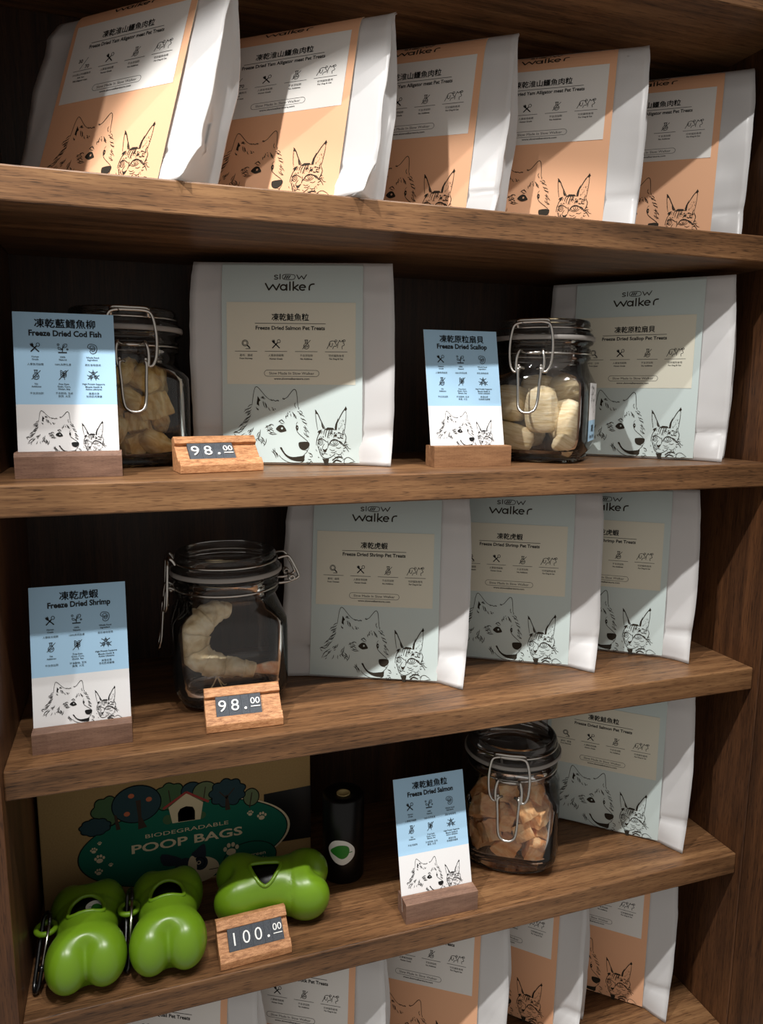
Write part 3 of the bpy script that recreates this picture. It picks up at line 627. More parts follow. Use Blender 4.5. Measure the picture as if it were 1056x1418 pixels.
for bl, yaw, h, ln, le, m, rd, z, zh, en, what in [
        ((0.0221, 0.0484), 0.2, 0.0247, 0.0972, 10.6, 'holder', True, 2, '凍乾藍鱈魚柳', 'Freeze Dried Cod Fish', 'cod fish'),
        ((0.4563, 0.0506), -2.5, 0.0241, 0.0959, 13.6, 'holder2', False, 2, '凍乾原粒扇貝', 'Freeze Dried Scallop', 'scallop'),
        ((0.0229, 0.0270), 0.5, 0.0215, 0.0940, 13.6, 'holder', False, 3, '凍乾虎蝦', 'Freeze Dried Shrimp', 'shrimp'),
        ((0.4146, 0.0113), -0.9, 0.0250, 0.0935, 15.4, 'holder', False, 4, '凍乾鮭魚粒', 'Freeze Dried Salmon', 'salmon')]:
    c = holder('walnut block holder carrying the blue and white %s card' % what, (bl[0], bl[1], ZT[z]+0.0002), yaw, h, ln, le, m, rd)
    card('blue and white %s card with dog and cat drawing in a wooden holder' % what, c, yaw, le, zh, en)

# ------------------------------------------------------------------ price signs
def price_sign(label, bl, length, yaw, chars, z):
    x = bl[0]+math.cos(R(yaw))*length/2; y = bl[1]+math.sin(R(yaw))*length/2
    t = thing('price_sign', label, 'sign', (x, y, z+0.0002), R(yaw), 'wooden price signs')
    bm = bmesh.new()
    Y0, Z0, Y1, Z1 = 0.0, 0.0085, 0.032, 0.0365; L = math.hypot(Y1-Y0, Z1-Z0); ty, tz = (Y1-Y0)/L, (Z1-Z0)/L; ny, nz = -tz, ty
    def q(s, o): return (Y0+ty*s*L+ny*o, Z0+tz*s*L+nz*o)
    dp = -0.0045
    prof = [(0.0005, 0), (0, 0.0005), q(0, 0), q(.22, 0), q(.22, dp), q(.77, dp), q(.77, 0), q(.985, 0), (Y1+.001, Z1+.0002), (Y1+.008, Z1-.002), (Y1+.006, 0)]
    prism(bm, prof, -length/2, length/2); bmesh.ops.bevel(bm, geom=[e for e in bm.edges], offset=0.0004, segments=1, affect='EDGES')
    obj('wooden_base', bm, M['sign'], t)
    wd = {'.': 0.0085, '00': 0.0130}; tot = sum(wd.get(c, 0.0135) for c in chars)
    xx = -length/2+length*0.14
    tilt = math.atan2(tz, ty)
    for c in chars:
        w_ = wd.get(c, 0.0135)
        bm = bmesh.new()
        def fn(px, s, o): a, b = q(s, o); return (px, a, b)
        vs = [bm.verts.new(fn(px, s, o)) for px in (xx+.0001, xx+w_-.0001) for s in (.225, .765) for o in (dp, -0.0008)]
        for f_ in [(0, 1, 3, 2), (4, 6, 7, 5), (0, 4, 5, 1), (2, 3, 7, 6), (0, 2, 6, 4), (1, 5, 7, 3)]: bm.faces.new([vs[i] for i in f_])
        bmesh.ops.recalc_face_normals(bm, faces=bm.faces[:])
        tl = obj('number_tile', bm, M['tile'], t)
        k = Ink(); cx = xx+w_/2; sc = lambda v: v/L
        if c == '.': k.disc(cx, .38*L, 0.0014, 0.0014)
        elif c == '00':
            k.text('00', cx, .56*L, size=0.0104, width=0.0100, bold=0.0); k.line(cx-.005, .405*L, cx+.005, .405*L, 0.0009)
        else: k.text(c, cx, .495*L, size=0.0190, width=0.0082 if c != '1' else None, bold=-0.006)
        bm = bmesh.new()
        ink_mesh(bm, k, lambda a, b, o: fn(a, b/L, o), 0.0004)
        ex = bmesh.ops.extrude_face_region(bm, geom=bm.faces[:]); 
        mv = [g for g in ex['geom'] if isinstance(g, bmesh.types.BMVert)]
        bmesh.ops.translate(bm, verts=mv, vec=(0, -ny*0.0012, -nz*0.0012)); bmesh.ops.recalc_face_normals(bm, faces=bm.faces[:])
        obj('raised_number', bm, M['digit'], tl)
        xx += w_
    return t
price_sign('small wooden price sign reading 98.00 beside the cod jar', (0.1758, 0.0516), 0.0886, 9.0, ['9', '8', '.', '00'], ZT[2])
price_sign('small wooden price sign reading 98.00 in front of the shrimp jar', (0.1907, 0.0227), 0.0816, -1.8, ['9', '8', '.', '00'], ZT[3])
price_sign('small wooden price sign reading 100.00 in front of the green dispensers', (0.1965, 0.0065), 0.0798, 2.1, ['1', '0', '0', '.', '00'], ZT[4])

# ------------------------------------------------------------------ clip-top jars
def squircle(rr, z, a):
    k = 0.0 if z > 0.119 else (1.0 if z < 0.098 else (0.119-z)/0.021)
    k *= min(1.0, 0.35+z/0.018*0.65) if z < 0.018 else 1.0
    k = k*k*(3-2*k)
    n = 5.0; q = (abs(math.cos(a))**n+abs(math.sin(a))**n)**(-1/n)
    return rr*(1+(q-1)*k)
def jar(label, loc, rot, sticker=True):
    t = thing('clip_top_jar', label, 'jar', loc, R(rot), 'glass clip-top jars')
    bm = bmesh.new()
    out = [(.046, .0015), (.050, 0), (.0565, .0005), (.060, .004), (.0600, .0065), (.0585, .009), (.0625, .014), (.0650, .022), (.0655, .03), (.0655, .09), (.0648, .099), (.0625, .107), (.0595, .114), (.0575, .120), (.0572, .125), (.0600, .1265), (.0608, .1285), (.0600, .1305), (.0580, .132), (.0580, .134), (.0600, .1355), (.0608, .1375), (.0600, .1395), (.0582, .141), (.0582, .143), (.0620, .1450), (.0632, .147), (.0625, .149)]
    inn = [(.054, .149), (.053, .128), (.0540, .120), (.0575, .112), (.0615, .103), (.0625, .095), (.0625, .03), (.060, .018), (.054, .011), (.03, .008), (.001, .0075)]
    lathe(bm, out+inn, 72, squircle); bm.faces.ensure_lookup_table()
    bmesh.ops.contextual_create(bm, geom=[v for v in bm.verts if abs(v.co.z-.0015) < 1e-5]); bmesh.ops.recalc_face_normals(bm, faces=bm.faces[:])
    body = obj('jar_body', bm, M['glass'], t, True)
    bm = bmesh.new(); lathe(bm, [(.0555, .1492), (.0642, .1492), (.0650, .1502), (.0650, .1538), (.0642, .1547), (.0634, .1547), (.0634, .1525), (.0555, .1525), (.0555, .1492)], 64); obj('rubber_gasket', bm, M['gasket'], t, True)
    bm = bmesh.new(); lathe(bm, [(.0001, .1500), (.050, .1500), (.0535, .1527), (.0628, .1527), (.0632, .1550), (.0620, .1580), (.0590, .1600), (.0572, .1625), (.0572, .1660), (.0585, .1680), (.0580, .1720), (.0560, .1745), (.0535, .1745), (.0520, .1715), (.050, .1690), (.0001, .1680)], 64)
    bmesh.ops.remove_doubles(bm, verts=bm.verts[:], dist=0.0003); bmesh.ops.recalc_face_normals(bm, faces=bm.faces[:])
    obj('jar_lid', bm, M['glass2'], t, True)
    wr = 0.00175
    bm = bmesh.new()
    ringp = lambda rad, z: [(rad*math.cos(2*PI*k/56), rad*math.sin(2*PI*k/56), z) for k in range(56)]
    tube(bm, ringp(.0597, .1332), wr*.8, 6, True); tube(bm, ringp(.0592, .1635), wr*.8, 6, True)
    obj('neck_wire', bm, M['steel'], t, True)
    # latch on -y: clip over the lid, long bail, hook links, lever loop
    bm = bmesh.new()
    tube(bm, catmull([(-.019, -.0585, .1635), (-.019, -.061, .168), (-.017, -.0645, .1715), (0, -.0660, .1718), (.017, -.0645, .1715), (.019, -.061, .168), (.019, -.0585, .1635)], 5), wr*1.15, 8)
    obj('lid_clip', bm, M['steel'], t, True)
    bm = bmesh.new()
    tube(bm, catmull([(-.012, -.067, .1690), (0, -.0672, .1692), (.014, -.067, .1690), (.021, -.067, .166), (.0245, -.0675, .155), (.026, -.0685, .138), (.0245, -.0695, .120), (.0205, -.0705, .1115), (.0165, -.0705, .1105)], 5), wr, 8)
    tube(bm, catmull([(-.012, -.067, .1690), (-.021, -.067, .166), (-.0245, -.0675, .155), (-.026, -.0685, .138), (-.0245, -.0695, .120), (-.0205, -.0705, .1115), (-.0165, -.0705, .1105)], 5), wr, 8)
    obj('bail_wire', bm, M['steel'], t, True)
    bm = bmesh.new()
    tube(bm, [(-.0150, -.0640, .1332), (.0150, -.0640, .1332)], wr*1.1, 8)
    for sx in (-1, 1):
        tube(bm, catmull([(sx*.012, -.0600, .1332), (sx*.0135, -.066, .1365), (sx*.0150, -.0690, .1335), (sx*.0165, -.0705, .126), (sx*.0165, -.0715, .116), (sx*.0150, -.0720, .1105), (sx*.0130, -.0715, .1135), (sx*.0135, -.0705, .119)], 5), wr*1.05, 8)
    obj('hook_links', bm, M['steel'], t, True)
    bm = bmesh.new()
    tube(bm, catmull([(-.008, -.0670, .1150), (-.0120, -.0715, .1155), (-.0138, -.0730, .112), (-.0128, -.0745, .095), (-.0120, -.0760, .078), (-.0100, -.0785, .067), (-.005, -.0800, .0625), (0, -.0803, .0617), (.005, -.0800, .0625), (.0100, -.0785, .067), (.0120, -.0760, .078), (.0128, -.0745, .095), (.0138, -.0730, .112), (.0120, -.0715, .1155), (.008, -.0670, .1150)], 5), wr, 8)
    obj('latch_lever', bm, M['steel'], t, True)
    bm = bmesh.new()
    for sx in (-1, 1):
        tube(bm, catmull([(sx*.016, .0585, .1635), (sx*.014, .066, .1650), (sx*.012, .0735, .163), (sx*.012, .0835, .143), (sx*.013, .0835, .1385), (sx*.0125, .078, .1355), (sx*.013, .0700, .1335), (sx*.015, .0590, .1332)], 5), wr, 8)
        tube(bm, [(sx*.012+.0006*k*sx, .0745+.0032*math.cos(k*.9), .1395+.0032*math.sin(k*.9)) for k in range(0, 18)], wr*.8, 6)
    tube(bm, [(-.0125, .0745, .1395), (.0125, .0745, .1395)], wr, 8)
    obj('hinge_wire', bm, M['steel'], t, True)
    if sticker:
        # printed card label stuck on the right hand face
        bm = bmesh.new(); k = Ink(); k.tf = lambda y, z: (y, z)
        def fn(a, z, o): return (0.0657+o, a, z)
        def quad(y0, y1, z0, z1, o, mi): bm.faces.new([bm.verts.new(fn(a, b, o)) for a, b in ((y0, z0), (y1, z0), (y1, z1), (y0, z1))]).material_index = mi
        quad(-.028, .028, .052, .098, .0003, 0); quad(-.028, .028, .026, .052, .0003, 1)
        pets(k, lambda x, y: (.026-(x-50)*5.2e-5, .056+(y-57)*7.2e-5), thin=.7); k.text('凍乾', 0.004, .042, size=.010, bold=.02); k.text('Freeze Dried', 0.002, .032, size=.007, bold=.01)
        ink_mesh(bm, k, fn, 0.0006, 2)
        obj('side_sticker', bm, [M['cardwhite'], M['cardblue'], M['black_ink']], t)
    return t
J1, J2, J3, J4 = Vector((0.1265, 0.1870, ZT[2]+.0003)), Vector((0.6336, 0.1230, ZT[2]+.0003)), Vector((0.2280, 0.1330, ZT[3]+.0003)), Vector((0.6040, 0.1080, ZT[4]+.0003))
jar('glass clip-top jar of yellowish cod chunks behind the cod fish card', J1, 6)
jar('glass clip-top jar of cream scallops beside the scallop card', J2, -50+8)
jar('glass clip-top jar holding one big curled shrimp, latch at its left', J3, -90, False)
jar('glass clip-top jar of orange salmon cubes beside the salmon card', J4, -32, False)

# ---- dried food inside the jars
def lump(seed, size, sx, sy, sz, cubic, rough):
    bm = bmesh.new(); bmesh.ops.create_icosphere(bm, subdivisions=3, radius=1.0)
    off = Vector((seed*5.1, seed*2.3, seed*7.7))
    for v in bm.verts:
        p = v.co.copy(); m = max(abs(p.x), abs(p.y), abs(p.z)); c = p/m
        q = p.lerp(c*0.86, cubic)
        q *= 1+rough*noise.noise(p*1.3+off)+rough*.45*noise.noise(p*3.5+off)
        v.co = Vector((q.x*sx, q.y*sy, q.z*sz))*size
    return bm
def chunk(seed, size, sx, sy, sz, cubic, rough):
    """a hacked-off block: skewed box with soft edges and a torn surface"""
    rnd = random.Random(seed*13); bm = bmesh.new()
    box(bm, -1, 1, -1, 1, -1, 1)
    for v in bm.verts: v.co = Vector((v.co.x*(.80+rnd.uniform(-.16, .16)), v.co.y*(.80+rnd.uniform(-.16, .16)), v.co.z*(.80+rnd.uniform(-.16, .16))))
    bmesh.ops.bevel(bm, geom=bm.edges[:], offset=.09, segments=2, affect='EDGES', profile=.6)
    bmesh.ops.triangulate(bm, faces=bm.faces[:]); bmesh.ops.subdivide_edges(bm, edges=[e for e in bm.edges if e.calc_length() > .5], cuts=5, use_grid_fill=True)
    off = Vector((seed*5.1, seed*2.3, seed*7.7))
    for v in bm.verts:
        q = v.co*(1+rough*noise.noise(v.co*1.6+off)+rough*.35*noise.noise(v.co*6+off)); v.co = Vector((q.x*sx, q.y*sy, q.z*sz))*size
    return bm
def pile(centre, n, rad, lim, zbase, seed, tries=260, tight=0.90):
    """drop balls one after another, each coming to rest as low as it can"""
    rnd = random.Random(seed); P = []
    for i in range(n):
        best = None; rr = rad*rnd.uniform(.9, 1.12)
        for _ in range(tries):
            x, y = rnd.uniform(-lim, lim), rnd.uniform(-lim, lim); z = zbase+rr
            if (abs(x)**5+abs(y)**5)**.2 > lim: continue
            for (a, b, c, q) in P:
                d2 = (x-a)**2+(y-b)**2; s = (rr+q)*tight
                if d2 < s*s: z = max(z, c+math.sqrt(s*s-d2))
            if best is None or z+0.10*rnd.random()*rad < best[2]: best = (x, y, z, rr)
        P.append(best)
    return P
def copy_one(src, loc, rot, scale=1.0):
    o = src.copy(); COL.objects.link(o); o.location = loc; o.rotation_euler = rot; o.scale = (scale,)*3
    return o
def fill_jar(name, label, group, C, rot, n, rad, lim, protos, mkey, seed, zmax):
    rnd = random.Random(seed); srcs = []; c, s = math.cos(R(rot)), math.sin(R(rot))
    used = 0
    for (x, y, z, rr) in pile(C, n, rad, lim, 0.0082, seed):
        if z+rr > zmax: continue
        loc = (C.x+c*x-s*y, C.y+s*x+c*y, C.z+z); ro = (rnd.uniform(0, 6), rnd.uniform(0, 6), rnd.uniform(0, 6))
        i = used % len(protos)
        if len(srcs) <= i:
            o = obj(name, (chunk if protos[i][3] > .7 else lump)(seed+i, rad, *protos[i]), M[mkey], None, protos[i][3] < .5, loc, ro); tag(o, label, 'food', group); srcs.append(o)
        else: copy_one(srcs[i], loc, ro, rr/rad)
        used += 1
fill_jar('cod_chunk', 'yellowish freeze dried cod chunk piled inside the glass jar behind the cod card', 'cod chunks in the jar', J1, 6, 36, 0.0160, 0.0350, [(1.1, .88, .82, .55, .22), (1.15, .9, .7, .35, .25), (1.0, .95, 1.0, .75, .15), (1.12, .8, .8, .45, .28)], 'cod', 31, 0.122)
fill_jar('salmon_cube', 'orange freeze dried salmon cube piled inside the jar beside the salmon card', 'salmon cubes in the jar', J4, -32, 27, 0.0162, 0.0395, [(.94, .94, .96, .96, .10), (1.08, .86, .85, .92, .12), (.87, 1.0, .9, .96, .14), (1.05, .80, .94, .9, .14)], 'salmon', 52, 0.110)
sc_list = [(-.028, -.026, .0290, 1.30, .95, .85, 6, 14, 20), (.008, -.030, .0640, .95, .85, 1.40, 10, 0, 20), (.038, -.018, .050, .85, .9, 1.25, -10, 16, 60), (-.036, -.014, .072, .90, 1.0, 1.1, 0, 16, 70), (.030, .020, .092, 1.1, .95, .85, 16, -14, 10), (-.022, .030, .034, 1.15, 1.0, .95, 5, 10, 130), (.028, .030, .036, 1.1, 1.0, .95, 12, 60, 40), (-.008, .022, .090, 1.05, 1.0, .85, 0, 10, 80), (.040, -.042, .0225, .62, .56, .60, 0, 30, 30)]
cS, sS = math.cos(R(-42)), math.sin(R(-42))
for i, (x, y, z, a, b, c, rx, ry, rz) in enumerate(sc_list):
    o = obj('scallop', lump(70+i, 0.0232, a, b, c, .50, .10), M['scallop'], None, True, (J2.x+cS*x-sS*y, J2.y+sS*x+cS*y, J2.z+z), (R(rx), R(ry), R(rz-42)))
    tag(o, 'cream freeze dried scallop piled inside the glass jar beside the scallop card', 'food', 'scallops in the jar')
# the shrimp: ringed body curling down the left wall of its jar, tail to the right
sh = thing('shrimp', 'large pale freeze dried shrimp curled inside the glass jar, tail to the right', 'food', (J3.x, J3.y, J3.z))
path = [(.002, .004, .099), (-.012, -.002, .1010), (-.027, -.012, .0965), (-.0385, -.018, .086), (-.0415, -.023, .072), (-.038, -.028, .059), (-.028, -.033, .0510), (-.014, -.037, .0465), (.002, -.040, .0435), (.016, -.041, .0405), (.025, -.0415, .0380)]
C_ = catmull(path, 22); nC = len(C_)
def rsh(t):
    env = 0.0090+0.0100*math.sin(PI*min(1, t/0.40)*.5) if t < .40 else 0.0190-(t-.40)/.60*0.0112
    return env*(0.90+0.13*((1-t)*7.6 % 1.0)**.7)
bm = bmesh.new(); tube(bm, C_, rsh, 36)
for v in bm.verts:
    q = v.co*120; v.co += Vector((noise.noise(q), noise.noise(q+Vector((9, 0, 0))), noise.noise(q+Vector((0, 9, 0)))))*0.0019; q = v.co*330; v.co += v.co.normalized()*noise.noise(q)*0.0007
obj('shrimp_body', bm, M['shrimp'], sh, True)
bm = bmesh.new()
for ang, ln, wd, up in ((-5, .034, .0105, .004), (2, .037, .0115, .0005), (8, .034, .0100, -.0035), (2, .030, .0085, .0080)):
    a = R(-8+ang); st = Vector((.023, -.0412, .0385+up*.5)); dr = Vector((math.cos(a), .03, math.sin(a)*.9+up*6)).normalized()
    P = [st+dr*ln*k/8 for k in range(9)]; sec = []
    for k, p in enumerate(P):
        q = k/8; w_ = wd*(0.35+1.2*q)*(1 if q < .7 else 1-(q-.7)*1.5)*.55
        sec.append([bm.verts.new(p+Vector((0, dy*.0022*(1-q*.6), dz*w_))) for dy, dz in ((-1, -.5), (-1, .5), (0, 1), (1, .5), (1, -.5), (0, -1))])
    for A, B in zip(sec, sec[1:]):
        for k in range(6): bm.faces.new((A[k], A[(k+1) % 6], B[(k+1) % 6], B[k]))
    bm.faces.new(sec[0][::-1]); bm.faces.new(sec[-1])
bmesh.ops.recalc_face_normals(bm, faces=bm.faces[:]); obj('tail_fan', bm, M['tail'], sh, True)
bm = bmesh.new()
for pts in ([(-.018, -.039, .034), (-.022, -.043, .028), (-.026, -.044, .022)], [(-.017, -.039, .034), (-.014, -.044, .026), (-.010, -.046, .0205), (-.006, -.046, .022)], [(-.016, -.040, .032), (-.011, -.045, .0265), (-.008, -.046, .027)]):
    tube(bm, catmull(pts, 4), 0.0008, 6)
obj('leg_strands', bm, M['scallop'], sh, True)

# ------------------------------------------------------------------ cardboard box with printed front
bx, by, bz = 0.0040, 0.168, ZT[4]+0.0003
BXW, BXH, BXD = 0.3315, 0.185, 0.104
bt = thing('cardboard_box', 'brown cardboard box of biodegradable poop bags with a green oval print', 'box', (bx, by, bz))
bm = bmesh.new(); box(bm, 0, BXW, 0, BXD, 0, BXH, 0.0015); obj('carton', bm, M['kraft'], bt)
k = Ink(); mats = []
def use(n):
    if n not in mats: mats.append(n)
    k.mi = mats.index(n)
def cloud(cx, cy, rx, ry, n, seed, amp=.13):
    return [(cx+rx*(1+amp*abs(math.sin(n*a/2+seed)))*math.cos(a), cy+ry*(1+amp*abs(math.sin(n*a/2+seed)))*math.sin(a)) for a in [2*PI*i/64 for i in range(64)]]
def blob(pts, fillc):
    use(fillc); k.fill(pts); use('outline'); k.stroke(pts, 0.0012, n=1, closed=True)
ov = lambda cx, cy, rx, ry: [(cx+rx*math.cos(2*PI*i/72), cy+ry*math.sin(2*PI*i/72)) for i in range(72)]
layers = []      # each drawing layer sits a hair above the previous one
def flush(o):
    global k
    layers.append((k, o)); k = Ink(); 
use('cream'); k.fill(ov(.1745, .0585, .1285, .0565)); flush(.0002)
use('outline'); k.fill(ov(.170, .0585, .1300, .0560)); flush(.0003)
use('oval'); k.fill(ov(.170, .0585, .1285, .0548)); flush(.0004)
blob(cloud(.0775, .119, .016, .0165, 7, 0, .2), 'foliage'); blob(cloud(.152, .1245, .0175, .0165, 8, 1, .18), 'foliage'); flush(.00055); blob(ov(.178, .128, .013, .012), 'teal'); flush(.00060); blob(ov(.194, .1245, .0150, .0135), 'sage'); blob(ov(.2525, .1065, .0100, .0120), 'sage'); flush(.00065)
blob(cloud(.0625, .1005, .0165, .0105, 9, .5), 'teal'); blob(ov(.1115, .1222, .0290, .0245), 'teal'); blob(cloud(.2225, .118, .0200, .0165, 9, .3, .2), 'teal'); flush(.0007)
use('bark'); k.fill([(.1105, .127), (.1125, .104), (.112, .088), (.1225, .0895), (.1165, .104), (.1165, .127)]); k.fill([(.0845, .112), (.0865, .092), (.0915, .092), (.0875, .112)]); k.fill([(.2195, .115), (.219, .094), (.2255, .094), (.2225, .115)]); k.line(.150, .134, .1525, .110, .0012); k.line(.195, .131, .192, .113, .0012); k.line(.2535, .113, .250, .092, .0014)
k.line(.2215, .110, .212, .121, .0015); k.line(.2215, .112, .231, .123, .0015)
flush(.00072); use('apple')
for x, y in ((.1055, .1340), (.1262, .1262), (.0996, .1110)): k.disc(x, y, .0036, .0031)
use('foliage'); k.disc(.1475, .0945, .006, .0065); k.disc(.189, .093, .0055, .005); flush(.00075)
use('cream'); k.fill([(.1530, .0885), (.1875, .0878), (.1915, .1105), (.1712, .1265), (.1490, .1105)]); use('outline'); k.fill([(.1600, .0890), (.1808, .0884), (.1810, .1010), (.1785, .1065), (.1705, .1088), (.1630, .1065), (.1600, .1010)]); flush(.0008)
use('roof'); k.stroke([(.1425, .1100), (.1712, .1278)], .0030); k.stroke([(.1712, .1278), (.1985, .1100)], .0030)
use('cream'); k.text('BIODEGRADABLE', .1712, .0768, size=.0072, width=.1025, bold=.0); k.text('POOP BAGS', .1715, .0620, size=.0160, width=.137, bold=.022)
def paw(x, y, s):
    k.disc(x, y-s*.25, s*.62, s*.48)
    for a, b in ((-.75, .25), (-.28, .72), (.28, .75), (.78, .32)): k.disc(x+a*s, y+b*s, s*.24, s*.33)
for x, y, s in ((.2507, .0837, .0042), (.2656, .0767, .0062), (.0664, .0780, .0026), (.0593, .0695, .0042), (.0654, .0567, .0062), (.0779, .0468, .0028), (.0636, .0397, .0048)): paw(x, y, s)
flush(.0009)
use('outline'); k.fill(ov(.2495, .0215, .0350, .0232)); flush(.0010)
use('oval'); k.fill(ov(.2495, .0215, .0338, .0220)); flush(.0011)
use('cream'); paw(.2248, .0370, .0100); k.text('Ecogreen', .2530, .0245, size=.0072, width=.0335, bold=.01); k.text('Recyclable', .2525, .0168, size=.0072, width=.0385, bold=.01)
# little dog sitting under the lettering
k.fill(ov(.182, .018, .027, .018)); use('dogdark'); k.fill([(.1385, .0487), (.1400, .0330), (.1600, .0300), (.1610, .0390)], 3); k.fill([(.1750, .0400), (.1800, .0460), (.1910, .0530), (.1930, .0400), (.1900, .0300)], 3); flush(.0012)
use('dogdark'); k.fill(ov(.166, .026, .012, .012)); k.fill(ov(.1860, .0270, .0090, .0100)); use('outline'); k.ring(.1845, .0280, .0068, .0066, .0012); flush(.0013)
use('cream'); k.fill(ov(.1755, .0240, .0055, .0150)); k.ring(.1835, .028, .0022, .0022, .0010, 14); use('outline'); k.disc(.1765, .0140, .0034, .0026); k.line(.196, .0155, .215, .0155, .0010); flush(.0014)
bm = bmesh.new()
for kk, o in layers: ink_mesh(bm, kk, lambda a, b, o_: (a, -o_, b), o)
obj('printed_picture', bm, [M[n] for n in mats], bt)
bm = bmesh.new()   # glossy black tape round the right end
T = .00012; pl = [(.2690, -T), (BXW+T, -T), (BXW+T, .06), (BXW+.0001, .06), (BXW+.0001, -.0001), (.2690, -.0001)]
zs = (.0335, .1090)
lo = [bm.verts.new((x, y, zs[0]+(.002 if x < .27 else 0))) for x, y in pl]; hi = [bm.verts.new((x, y, zs[1]-(.002 if x < .27 else 0))) for x, y in pl]
for i in range(6): bm.faces.new((lo[i], lo[(i+1) % 6], hi[(i+1) % 6], hi[i]))
bmesh.ops.recalc_face_normals(bm, faces=bm.faces[:])
obj('black_tape', bm, M['blackplastic'], bt)

# ------------------------------------------------------------------ black roll of bags standing beside the box
def leaf_sticker(k, cx, cy, s, rot=0.0):
    c, sn = math.cos(rot), math.sin(rot)
    k.tf = lambda x, y: (cx+(x*c-y*sn)*s, cy+(x*sn+y*c)*s)
    k.mi = 0; k.fan([(-1, .35), (-.5, .95), (.35, .95), (1, .3), (.95, -.45), (.2, -1), (-.5, -.8), (-.95, -.2)])
    return k
def leaf_only(k, cx, cy, s, rot=0.0):
    c, sn = math.cos(rot), math.sin(rot)
    k.tf = lambda x, y: (cx+(x*c-y*sn)*s, cy+(x*sn+y*c)*s)
    k.fan([(-.85, .05), (-.3, .55), (.25, .62), (.55, .45), (.62, .1), (.45, -.3), (.05, -.5), (-.4, -.3)]); k.line(.5, 0, .85, .02, .06)
RR = 0.0268
rt = thing('bag_roll', 'black roll of bags with green leaf sticker standing beside the cardboard box', 'roll', (0.370, 0.129, ZT[4]+.0003), R(-14))
bm = bmesh.new()
def wob(rr, z, a): return rr*(1+0.012*noise.noise(Vector((math.cos(a)*2, math.sin(a)*2, z*40))))
lathe(bm, [(.009, .004), (RR-.003, .0), (RR, .002), (RR, .055), (RR+.0003, .112), (RR-.002, .1145), (.0095, .1135), (.009, .110), (.009, .004)], 48, wob); bmesh.ops.recalc_face_normals(bm, faces=bm.faces[:])
obj('film_roll', bm, M['blackplastic'], rt, True)
bm = bmesh.new(); lathe(bm, [(.0068, .004), (.0088, .004), (.0088, .1140), (.0068, .1140), (.0068, .004)], 28); bmesh.ops.recalc_face_normals(bm, faces=bm.faces[:]); obj('paper_core', bm, M['core'], rt, True)
def cyl(x, z, o): a = x/RR; q = RR*1.014+o; return (math.sin(a)*q, -math.cos(a)*q, z)
bm = bmesh.new(); k = leaf_sticker(Ink(), -.0035, .046, .0168); ink_mesh(bm, k, cyl, .0003, 0); k = Ink(); leaf_only(k, -.0035, .046, .0168); ink_mesh(bm, k, cyl, .0005, 1)
obj('leaf_sticker', bm, [M['white'], M['leaf']], rt)

# ------------------------------------------------------------------ green bone-shaped dispensers
def bone_mesh():
    """four soft lobes blended into a barrel, found along rays from the middle"""
    import numpy as np
    bm = bmesh.new(); bmesh.ops.create_icosphere(bm, subdivisions=6, radius=1.0)
    dr = np.array([v.co[:] for v in bm.verts])*np.array([1.9, 1.0, 1.0]); dr /= np.linalg.norm(dr, axis=1)[:, None]
    def smin(a, b, k):
        h = np.clip(.5+.5*(b-a)/k, 0, 1); return b*(1-h)+a*h-k*h*(1-h)
    def sdf(p):
        rr = np.sqrt(p[:, 1]**2+p[:, 2]**2)-.0245; ax = np.abs(p[:, 0])-.038
        f = np.minimum(np.maximum(rr, ax), 0)+np.sqrt(np.maximum(rr, 0)**2+np.maximum(ax, 0)**2)-.0075
        g = None
        for sx in (-1, 1):
            for sy in (-1, 1):
                q = (p-np.array([sx*.0400, sy*.0182, -.001]))/np.array([.0285, .0232, .0300])
                n = np.linalg.norm(q, axis=1); e = (n-1)*.0255
                g = e if g is None else smin(g, e, .004)
        return smin(f, g, .009)
    lo = np.zeros(len(dr)); hi = np.full(len(dr), .12)
    for _ in range(34):
        m = (lo+hi)/2; ins = sdf(dr*m[:, None]) < 0; lo = np.where(ins, m, lo); hi = np.where(ins, hi, m)
    for v, q in zip(bm.verts, dr*lo[:, None]): v.co = q
    for _ in range(3): bmesh.ops.smooth_vert(bm, verts=bm.verts[:], factor=.5, use_axis_x=True, use_axis_y=True, use_axis_z=True)
    bm.normal_update(); me = bpy.data.meshes.new('bone'); bm.to_mesh(me); bm.free(); return me
BONE = bone_mesh()
ZMIN = min(v.co.z for v in BONE.vertices)
HOLE = {'arch': [(-.0115, -.0165), (-.0125, 0), (-.0115, .0165), (-.004, .0185), (.006, .0165), (.0125, .009), (.0145, 0), (.0125, -.009), (.006, -.0165), (-.004, -.0185)],
        'heart': [(-.018, .0105), (-.006, .0125), (.006, .0125), (.018, .0105), (.0165, .002), (.008, -.011), (0, -.0150), (-.008, -.011), (-.0165, .002)]}
def inside(p, poly):
    c = False; j = len(poly)-1
    for i in range(len(poly)):
        a, b = poly[i], poly[j]
        if (a[1] > p[1]) != (b[1] > p[1]) and p[0] < (b[0]-a[0])*(p[1]-a[1])/(b[1]-a[1])+a[0]: c = not c
        j = i
    return c
def surf_top(x, y):
    """height of the bone's upper skin over (x, y)"""
    best = None
    for v in BONE.vertices:
        if v.co.z > 0.004:
            d2 = (v.co.x-x)**2+(v.co.y-y)**2
            if best is None or d2 < best[0]: best = (d2, v.co.z)
    return best[1]
